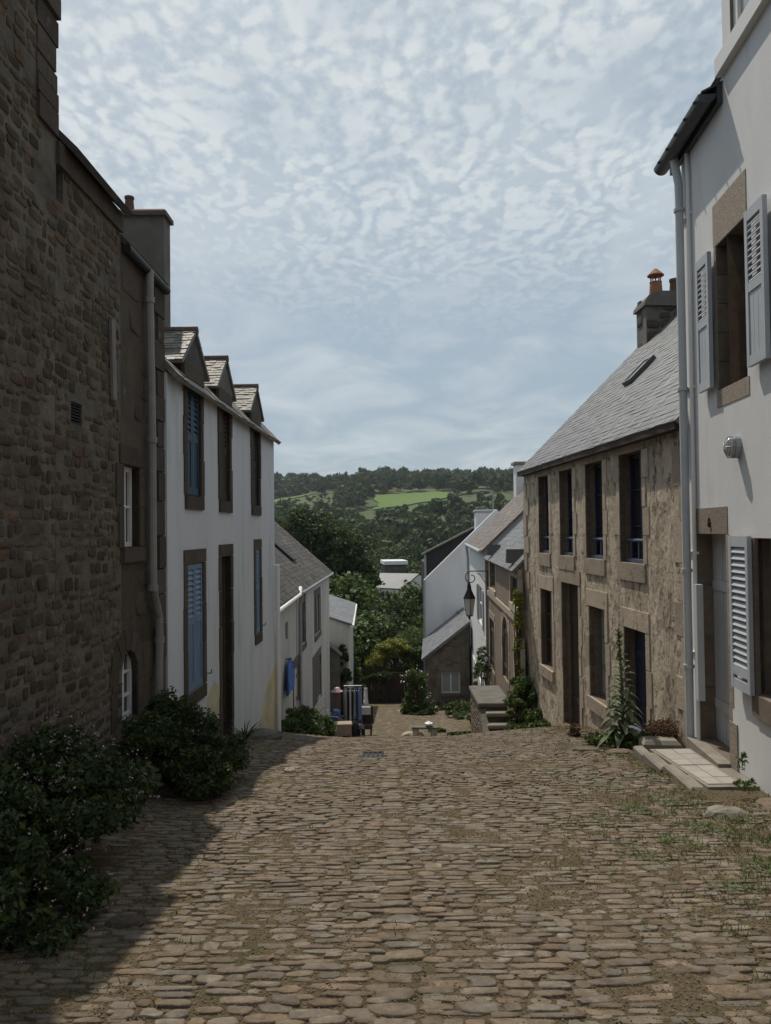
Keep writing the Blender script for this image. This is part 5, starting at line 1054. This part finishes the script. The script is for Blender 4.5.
    Q = np.concatenate(pts); Q = Q[(Q[:, 0] < right_wall_x(Q[:, 1]) - .03) & ~((Q[:, 0] > 2.68) & (Q[:, 0] < 3.02 + 0 * Q[:, 1]) & (Q[:, 1] > 6.3) & (Q[:, 1] < 8.4))]; n = len(Q); zz = g(Q[:, 0], Q[:, 1])
    a = R.uniform(0, 6.28, n); h = R.uniform(.012, .042, n); w = .0035; ln = R.normal(size=(n, 2)) * h[:, None] * .5; sx = np.cos(a) * w; sy = np.sin(a) * w
    V = np.stack([np.stack([Q[:, 0] - sx, Q[:, 1] - sy, zz], -1), np.stack([Q[:, 0] + sx, Q[:, 1] + sy, zz], -1), np.stack([Q[:, 0] + ln[:, 0] + sx * .3, Q[:, 1] + ln[:, 1], zz + h], -1), np.stack([Q[:, 0] + ln[:, 0] - sx * .3, Q[:, 1] + ln[:, 1], zz + h], -1)], 1).reshape(-1, 3)
    o = npmesh('grass', V, np.arange(len(V)).reshape(-1, 4), 'grass'); tag(o, 'short grass and moss tufts between the paving stones', 'grass', kind='stuff')
    # flat moss / weeds rosettes hugging the joints on the right
    P = np.stack([R.normal(2.3, .5, 15000), R.normal(5.4, 1.2, 15000)], -1); n_ = np.sin(P[:, 0] * 9) * np.sin(P[:, 1] * 7 + P[:, 0] * 3) + R.normal(size=len(P)) * .25; P = P[(n_ > .45) & (P[:, 0] < right_wall_x(P[:, 1]) - .1) & ~((P[:, 0] > 2.62) & (P[:, 1] > 6.2))]
    V, F = leaves(np.stack([P[:, 0], P[:, 1], g(P[:, 0], P[:, 1]) + R.uniform(.005, .03, len(P))], -1), .022, .6, up=2.5, seed=3); o = npmesh('ground_weeds', V, F, 'leaf_bright'); tag(o, 'small green weeds creeping among the cobbles on the right', 'weeds', kind='stuff')
    P = np.stack([R.uniform(-1.6, 2.9, 520), 2.5 + R.random(520) ** 1.3 * 15], -1); V, F = leaves(np.stack([P[:, 0], P[:, 1], g(P[:, 0], P[:, 1]) + R.uniform(.015, .035, len(P))], -1), .03, .55, up=2, seed=8); o = npmesh('leaf_litter', V, F, 'dry_plant'); tag(o, 'dry leaf litter scattered over the cobbled street', 'dry leaves', kind='stuff')
    P = np.stack([R.uniform(-2.4, 3.0, 70000), 2.3 + R.random(70000) ** 1.5 * 10], -1); n = len(P); A = np.array([(p[0], p[1]) for p in P]).T
    ok = A[0] < right_wall_x(A[1]) - .05; A = A[:, ok]; k = A.shape[1]
    vv, q, t_ = stonemesh(A[0], A[1], R.uniform(.004, .013, k), R.uniform(.004, .009, k), R.uniform(.002, .007, k), R.uniform(0, 3, k), lambda u, v, c: np.stack([u, v, g(u, v) + soilh(u, v) + c], -1), n=5, seed=2, jag=.3, sink=.003)
    o = mixmesh('gravel', vv, q, t_, 'grit'); tag(o, 'loose gravel and grit in the joints of the paving', 'gravel', kind='stuff')
street_plants()

# ------------------------------------------------------------------ street objects
def rock(x, y, sx, sy, sz, label, seed, m='concrete', rz=0, group=None):
    R = random.Random(seed); z = gz(x, y); q = MB(); q.lathe((x, y, z), [(1, -.1), (1.02, .25), (.85, .7), (.5, .95), (.12, 1)], 11)
    q.v = [(x + ((vx - x) * math.cos(rz) * sx - (vy - y) * math.sin(rz) * sy) * R.uniform(.82, 1.12), y + ((vx - x) * math.sin(rz) * sx + (vy - y) * math.cos(rz) * sy) * R.uniform(.82, 1.12), z + (vz - z) * sz * R.uniform(.9, 1.1)) for vx, vy, vz in q.v]
    o = q.build('rock', m, None, loc=(x, y, z)); tag(o, label, 'rock', group); return o
def street_things():
    p = onground(125, 925); rock(p.x, p.y, .1, .06, .04, 'rough dark stone lying beside the lower left shrub', 1, 'dressed_dark')
    p = onground(243, 728); rock(-1.8, 11.0, .26, .2, .13, 'flat grey boulder at the foot of the white house', 2, 'cement_grey')
    p = onground(222, 795); rock(p.x, p.y, .09, .06, .05, 'small pale stone at the right foot of the glossy shrub', 3, 'cobble')
    p = onground(725, 815); rock(p.x, p.y, .17, .1, .06, 'flat broken stone at the near end of the tiled platform', 4, 'concrete')
    for i_, (x_, y_, a_, b_) in enumerate(((3.05, 6.1, .14, .2), (3.0, 5.6, .16, .22), (2.62, 8.75, .16, .1), (2.3, 9.0, .18, .08))):
        rock(x_, y_, a_, b_, .045, ('flat flagstone at the foot of the white wall, just past the tiles', 'flat flagstone at the foot of the white wall, nearest the photo edge', 'flat stone at the far left corner of the tiled platform', 'long flat stone in the weeds before the mullein')[i_], 70 + i_, 'cobble')
    p = onground(610, 775); rock(p.x, p.y, .12, .1, .05, 'grey stone half sunk left of the tiled platform', 5, 'cobble')
    p = onground(290, 773); rock(p.x, p.y, .06, .05, .05, 'little brown stone in the sunlit street left of centre', 6, 'dressed_old')
    t = thing('stone_trough', 'rough low stone block on the ground under the grey downpipe', 'stone block', (3.1, 8.85, -1.05)); q = MB(); q.bevbox((3.08, 8.78, gz(3.1, 8.8) + .06), .42, .26, .2, -.1, .04); q.build('block', 'concrete', t)
    q = MB(); q.bevbox((2.92, 9.32, gz(3, 9.3) + .03), .3, .5, .16, .25, .04); o = q.build('stone_slab', 'concrete', None, loc=(2.92, 9.32, gz(3, 9.3))); tag(o, 'tilted stone slab in front of the blue door sill', 'stone slab')
    # drain grate
    p = onground(373, 757); z = gz(p.x, p.y) + .012; t = thing('drain_grate', 'small dark iron drain grate in the middle of the street', 'drain', (p.x, p.y, z)); q = MB()
    q.box((p.x, p.y - .12, z), .24, .03, .02); q.box((p.x, p.y + .12, z), .24, .03, .02)
    for i in range(5): q.box((p.x - .105 + .0525 * i, p.y, z), .02, .21, .02)
    q.build('grate', 'iron', t); q = MB(); q.box((p.x, p.y, z - .004), .22, .21, .01); q.build('pit', 'wood_black', t)
    # stone steps and landing
    t = thing('stone_steps', 'short flight of worn stone steps with landing before the brown house', 'steps', (2.4, 17.2, -3.4)); P = [at(474, 728, 16.2), at(497, 727, 16.2)]
    x0, x1 = 2.2, 2.7; zt = at(480, 703, 17.5).z; q = MB(); q.hexa([(x0 - .12, 17.5, -5), (x1, 17.5, -5), (x1 + .1, 19.4, -5), (x0 - .12, 19.4, -5), (x0 - .12, 17.5, zt - .08), (x1, 17.5, zt - .08), (x1 + .1, 19.4, zt - .08), (x0 - .12, 19.4, zt - .08)]); q.build('landing_base', 'mortar_dark', t)
    q = MB(); q.bevbox(((x0 + x1) / 2 - .03, 18.42, zt - .035), x1 - x0 + .26, 1.96, .09, 0, .02); q.build('landing_slab', 'cement_grey', t)
    Fs = Facade((x0 - .125, 17.5), (x0 - .125, 19.4), (-1, 0)); masonry(Fs, 0, 1.9, -4.4, zt - .1, [], t, 'granite_dull', 61); Fs = Facade((x0 - .12, 17.495), (x1, 17.495), (0, -1)); masonry(Fs, 0, x1 - x0 + .12, -4.4, zt - .1, [], t, 'granite_dull', 62)
    for i in range(3):
        zz = zt - .2 * (i + 1); yy = 17.42 - .27 * i; q = MB(); q.box(((x0 + x1) / 2, yy - .02, zz - .6), x1 - x0 - .06, .2, 1.14); q.build('riser', 'mortar_dark', t); q = MB(); q.bevbox(((x0 + x1) / 2, yy - .06, zz), x1 - x0 + random.uniform(-.03, .03), .3, .08, random.uniform(-.02, .02), .02); q.build('step', 'concrete', t)
    q = MB(); q.prism([(x0 - .14, 17.5, -5), (x0 - .14, 16.5, -5), (x0 - .14, 16.5, zt - .72), (x0 - .14, 17.5, zt - .1)], (.16, 0, 0)); q.build('side_wall', 'mortar_dark', t)
    # wrought-iron lantern on the party wall
    t = thing('street_lantern', 'black glass street lantern hanging from a scrolled iron wall bracket', 'lantern', (3.05, 23.6, -.5)); K = Facade((2.797, 16.33), (3.15, 23.95), RN)
    Y = 23.2; w = at(486, 571, Y); h = at(469, 571, Y); xw = w.x; xh = h.x; zb = w.z; q = MB(); q.tube([(xw + .05, Y, zb), (xh + .05, Y, zb)], .016, 6); q.tube([(xw + .05, Y, zb), (xw + .05, Y, zb - .45)], .016, 6)
    sc = [(xw + .05, Y, zb - .42)] + [(xw - .0 - .28 * i / 6, Y, zb - .42 + .36 * math.sin(i / 6 * 1.5)) for i in range(1, 7)]; q.tube(sc, .012, 6)
    cx, cz, R0 = xh + .06, zb - .2, .2; sp = [(cx + R0 * (1 - .0 * k) * math.cos(math.pi / 2 + k * .35) * (1 - k / 30), Y, cz + R0 * math.sin(math.pi / 2 + k * .35) * (1 - k / 30)) for k in range(19)]; q.tube(sp, .014, 6); q.build('bracket', 'iron', t)
    lz = at(469, 583, Y).z; lb = at(469, 617, Y).z; c = Vector((xh, Y, 0)); Lh = lz - lb; q = MB(); q.tube([(xh, Y, zb - .35), (xh, Y, lz)], .012, 6)
    q.lathe((xh, Y, lb), [(.03, Lh), (.06, Lh * .9), (.07, Lh * .8), (.17, Lh * .58), (.19, Lh * .54), (.05, Lh * .54)], 4); q.lathe((xh, Y, lb), [(.09, .02), (.1, .05), (.07, .06)], 4); q.lathe((xh, Y, lb - .08), [(.01, 0), (.03, .05), (.02, .1)], 6)
    for k in range(4): a = k * math.pi / 2; q.tube([(xh + .1 * math.cos(a), Y + .1 * math.sin(a), lb + .04), (xh + .165 * math.cos(a), Y + .165 * math.sin(a), lb + Lh * .55)], .01, 4)
    q.build('lantern_frame', 'iron', t); q = MB(); q.lathe((xh, Y, lb), [(.085, .05), (.155, Lh * .54)], 4); q.build('glass', 'glass_lamp', t)
street_things()

# ------------------------------------------------------------------ jumble sale at the left of the street
def sale():
    Y = 21.5; G = lambda x, y: gz(x, y)
    xl, xr = at(344, 700, Y).x, at(362, 700, Y).x; zt = at(350, 686, Y).z; zg = G(xl, Y)
    t = thing('clothes_rack', 'grey metal rail hung with clothes at the edge of the street', 'clothes rack', (xl, Y, zg)); q = MB()
    q.tube([(xl, Y, zt), (xr, Y, zt)], .018, 8); q.build('rail', 'zinc', t)
    for x in (xl + .02, xr - .02): q = MB(); q.tube([(x, Y, zt), (x, Y, G(x, Y) + .08)], .014, 6); q.tube([(x, Y - .25, G(x, Y) + .07), (x, Y + .25, G(x, Y) + .07)], .014, 6); q.build('upright', 'zinc', t)
    cl = [('cloth_grey', .95, 'long grey coat hanging at the left end of the clothes rail', 'coat'), ('cloth_black', .85, 'black garment hanging between the grey coat and white shirt', 'garment'), ('cloth_white', .85, 'long white shirt dress hanging left of centre on the rail', 'dress'), ('cloth_black', 1.05, 'black dress hanging in the middle of the rail', 'dress'), ('cloth_grey', .8, 'mid grey shirt hanging right of the middle of the rail', 'shirt'), ('cloth_navy', .95, 'navy jacket hanging beside the blue shirt on the rail', 'jacket'), ('cloth_blue', .85, 'pale blue shirt hanging at the right end of the rail', 'shirt'), ('cloth_white', .45, 'short white blouse draped off the far right of the rail', 'blouse')]
    for i, (m, l, lab, cat) in enumerate(cl):
        x = xl + .03 + (xr - xl - .02) * (i + .5) / len(cl) if i < 7 else xr + .1; z = zt - .06; w = .2; t2 = thing(cat, lab, cat, (x, Y, z - l), 'clothes on the rail'); q = MB()
        rings = []; n = 12; hs = [(0, .05, .3), (.06, .045, .85), (.3, .05, .8), (l * .7, .055, .95), (l, .065, 1.1)]; b = len(q.v)
        for dz, th, ww in hs:
            for k in range(n): a = 2 * math.pi * k / n; wob = 1 + .25 * math.sin(k * 2.6 + i + dz * 3); q.v.append((x + th * math.cos(a) * wob, Y + w * ww * math.sin(a), z - dz + (.02 * math.sin(k * 2) if dz == l else 0)))
        for r_ in range(4):
            for k in range(n): q.f.append((r_ * n + k, r_ * n + (k + 1) % n, (r_ + 1) * n + (k + 1) % n, (r_ + 1) * n + k))
        q.f.append(tuple(range(n))); q.build('cloth', m, t2, smooth=True); q = MB(); q.tube([(x, Y, zt + .02), (x, Y + .02, zt), (x, Y, z)], .005, 5); q.tube([(x, Y - .17, z - .05), (x, Y, z), (x, Y + .17, z - .05)], .006, 5); q.build('hanger', 'zinc', t2)
    # beige box with lid
    Y2 = 20.2; a, b = at(334.5, 730, Y2), at(351.5, 721, Y2); cx = (a.x + b.x) / 2; zg = G(cx, Y2); t = thing('storage_box', 'beige storage box with pale lid on a dark stand before the clothes rail', 'box', (cx, Y2, zg)); q = MB(); q.bevbox((cx, Y2, zg + .22), b.x - a.x, .32, .26, .05, .01); q.build('body', 'cloth_beige', t); q = MB(); q.bevbox((cx, Y2, zg + .37), b.x - a.x + .03, .35, .05, .05, .015); q.build('lid', 'cloth_beige', t); q = MB(); q.bevbox((cx + .02, Y2, zg + .04), b.x - a.x, .28, .1, .05, .01); q.build('stand', 'wood_black', t)
    # hat stand with pink hat, bag of blue and white cloth, dark table, jug
    Y3 = 21.6; x = at(337, 700, Y3).x; zg = G(x, Y3); zh = at(337, 691, Y3).z; t = thing('hat_stand', 'dark wooden head stand carrying the pink hat', 'stand', (x, Y3, zg)); q = MB(); q.lathe((x, Y3, zg), [(.14, 0), (.13, .03), (.03, .05), (.025, zh - zg - .3), (.05, zh - zg - .25), (.09, zh - zg - .12), (.08, zh - zg)], 12); q.build('body', 'skin_brown', t)
    t = thing('sun_hat', 'pale pink brimmed hat on the head stand', 'hat', (x, Y3, zh)); q = MB(); q.lathe((x, Y3, zh - .02), [(.17, 0), (.165, .02), (.09, .035), (.085, .1), (.05, .12)], 16); q.build('crown_and_brim', 'cloth_pink', t, smooth=True)
    zt2 = zg + .62; x0 = at(327, 712, Y3).x; x1 = at(343, 712, Y3).x; t = thing('sale_table', 'small table under a black cloth beside the clothes rail', 'table', ((x0 + x1) / 2, Y3 - .3, zg)); q = MB(); q.bevbox(((x0 + x1) / 2, Y3 - .35, zt2 - .32), x1 - x0, .5, .6, 0, .02); q.build('tablecloth', 'cloth_black', t); q = MB(); q.bevbox(((x0 + x1) / 2, Y3 - .35, zt2), x1 - x0 + .03, .54, .03, 0, .005); q.build('tabletop', 'wood_dark', t)
    x = at(327, 704, Y3).x; t = thing('jug', 'white jug standing at the left end of the black clothed table', 'jug', (x, Y3 - .4, zt2 + .015)); q = MB(); q.lathe((x + .04, Y3 - .4, zt2 + .015), [(.05, 0), (.075, .06), (.07, .13), (.04, .19), (.05, .24)], 14); q.build('body', 'pvc_white', t, smooth=True); q = MB(); c = Vector((x + .1, Y3 - .4, zt2 + .12)); q.tube([c + Vector((.05 * math.sin(a_), 0, .06 * math.cos(a_))) for a_ in (0, .6, 1.2, 1.9, 2.5, 3.1)], .009, 6); q.build('handle', 'pvc_white', t)
    x = at(337, 705, Y3).x; t = thing('folded_clothes', 'heap of blue and white folded cloth on the black table', 'clothes', (x, Y3 - .35, zt2 + .02)); q = MB()
    for k in range(5): q.bevbox((x + random.uniform(-.02, .02), Y3 - .35, zt2 + .035 + .045 * k), .24 - .02 * k, .26, .04, random.uniform(-.2, .2), .012)
    q.build('pile', 'cloth_blue', t)
    Y4 = 20.6; x = at(333, 718, Y4).x; zg = G(x, Y4); t = thing('suitcase', 'dark navy case with pale top edge, behind the beige box', 'suitcase', (x, Y4, zg)); q = MB(); q.bevbox((x, Y4, zg + .36), .36, .22, .3, .1, .04); q.build('body', 'cloth_navy', t); q = MB(); q.tube([(x - .14, Y4, zg + .52), (x, Y4, zg + .545), (x + .14, Y4, zg + .52)], .014, 6); q.build('handle', 'cloth_white', t); q = MB(); q.bevbox((x, Y4, zg + .1), .34, .22, .2, .1, .01); q.build('stand', 'wood_dark', t)
    x = at(354, 724, Y2).x; zg = G(x, Y2); t = thing('holdall', 'soft black bag slumped on the ground right of the beige box', 'bag', (x, Y2, zg)); q = MB(); q.lathe((x, Y2 + .1, zg), [(.13, 0), (.16, .1), (.15, .25), (.1, .38), (.03, .42)], 10); q.build('body', 'cloth_black', t, smooth=True); q = MB(); q.tube([(x - .06, Y2 + .1, zg + .4), (x - .03, Y2 + .1, zg + .52), (x + .03, Y2 + .1, zg + .52), (x + .06, Y2 + .1, zg + .4)], .01, 6); q.build('strap', 'cloth_black', t)
    x = at(361, 727, Y2).x; t = thing('boots', 'pair of small dark boots under the right end of the rail', 'boots', (x, Y2, G(x, Y2)))
    for k in (-.06, .06): q = MB(); z = G(x, Y2); q.bevbox((x + k, Y2 - .05, z + .04), .09, .24, .09, 0, .02); q.bevbox((x + k, Y2 + .03, z + .15), .085, .1, .2, 0, .01); q.build('boot', 'cloth_black', t)
    x = at(349, 722, Y).x; zg = G(x, Y); t = thing('trunk_case', 'black upright case standing on the ground under the hanging clothes', 'case', (x, Y + .1, zg)); q = MB(); q.bevbox((x, Y + .1, zg + .28), .3, .3, .5, .1, .04); q.build('body', 'cloth_black', t); q = MB(); q.tube([(x - .08, Y + .1, zg + .52), (x, Y + .1, zg + .58), (x + .08, Y + .1, zg + .52)], .012, 6); q.build('handle', 'cloth_grey', t)
    Y5 = 24; x = at(365, 704, Y5).x; zg = G(x, Y5); t = thing('wicker_chair', 'low dark basket chair with white cushion to the right of the rail', 'chair', (x, Y5, zg)); q = MB(); q.bevbox((x, Y5, zg + .3), .45, .45, .12, 0, .03); q.build('seat', 'wood_dark', t); q = MB(); q.bevbox((x + .02, Y5 + .2, zg + .6), .45, .06, .55, 0, .02); q.build('backrest', 'wood_dark', t); q = MB(); q.bevbox((x + .02, Y5 + .1, zg + .75), .3, .1, .25, 0, .03); q.build('cushion', 'cloth_white', t)
    for dx in (-.18, .18):
        for dy in (-.18, .18): q = MB(); q.tube([(x + dx, Y5 + dy, G(x, Y5) - .05), (x + dx, Y5 + dy, zg + .26)], .025, 6); q.build('leg', 'wood_dark', t)
    # blue towel hanging on the wall
    D = Facade((-2.345, 15.3), (-2.35, 20.0), LN); u0, u1, v0, v1 = D.rect(282.5, 289, 659, 692); t = thing('hanging_cloth', 'bright blue and white cloth hanging on the wall of the narrow white house', 'cloth', D.pt((u0 + u1) / 2, v0, .1)); q = MB(); n = 14; vs = []
    for j in range(8):
        for i in range(n + 1): s = i / n; f = .35 + .65 * min(1, j / 3); c = (u0 + u1) / 2; vs.append(D.pt(c + (s - .5) * (u1 - u0) * f, v1 - (v1 - v0) * j / 7, .09 + .035 * math.sin(s * 19 + j * .3)))
    q.v = [tuple(v) for v in vs] + [tuple(v + D.N * .012) for v in vs]; k = len(vs)
    for j in range(7):
        for i in range(n): a = j * (n + 1) + i; q.f.append((a, a + 1, a + n + 2, a + n + 1)); q.f.append((k + a, k + a + n + 1, k + a + n + 2, k + a + 1))
    q.build('cloth', 'cloth_sky', t, smooth=True); q = MB(); p = D.pt((u0 + u1) / 2, v1, 0); q.tube([p, p + D.N * .12], .012, 6); q.build('hook', 'iron', t)
    # rubble and bits of junk at the right verge
    p = at(412, 718, 22); rock(p.x, 22, .3, .18, .17, 'pale rounded stone lying at the right verge by the cottage', 31, 'dressed_old')
    x = at(423, 714, 22).x; z = G(x, 22); t = thing('log_bench', 'low plank laid on two stones with white things on it', 'plank', (x, 22, z)); q = MB(); q.bevbox((x + .05, 22, z + .28), .75, .26, .05, -.1, .01); q.build('plank', 'wood_grey', t)
    for dx in (-.22, .3): q = MB(); q.bevbox((x + dx, 22, z + .12), .16, .2, .28, .2, .02); q.build('support_stone', 'dressed_old' if dx < 0 else 'white_old', t)
    q = MB(); q.lathe((x + .16, 22, z + .305), [(.05, 0), (.11, .05), (.12, .09), (.06, .12), (.03, .14)], 12); o = q.build('bowl', 'pvc_white', None, loc=(x + .16, 22, z + .305)); tag(o, 'round white lidded bowl on the low plank at the right verge', 'bowl')
sale()
for o in list(bpy.data.objects):
    if '_u' in o: del o['_u']

# ------------------------------------------------------------------ air between the street and the far hillside
def haze():
    m = bpy.data.materials.new('haze'); m.use_nodes = True; N = m.node_tree.nodes; N.remove(N['Principled BSDF']); v = N.new('ShaderNodeVolumePrincipled')
    v.inputs['Color'].default_value = (.80, .88, 1, 1); v.inputs['Density'].default_value = .00014; v.inputs['Anisotropy'].default_value = .2; m.node_tree.links.new(v.outputs[0], N['Material Output'].inputs['Volume'])
    q = MB(); q.hexa([(-1600, -60, -40), (1600, -60, -40), (1600, 1600, -40), (-1600, 1600, -40), (-1600, -60, 90), (1600, -60, 90), (1600, 1600, 90), (-1600, 1600, 90)]); MATS['haze'] = m
    o = q.build('haze', 'haze'); tag(o, 'thin blue summer haze over the valley', 'haze', kind='stuff')
haze()
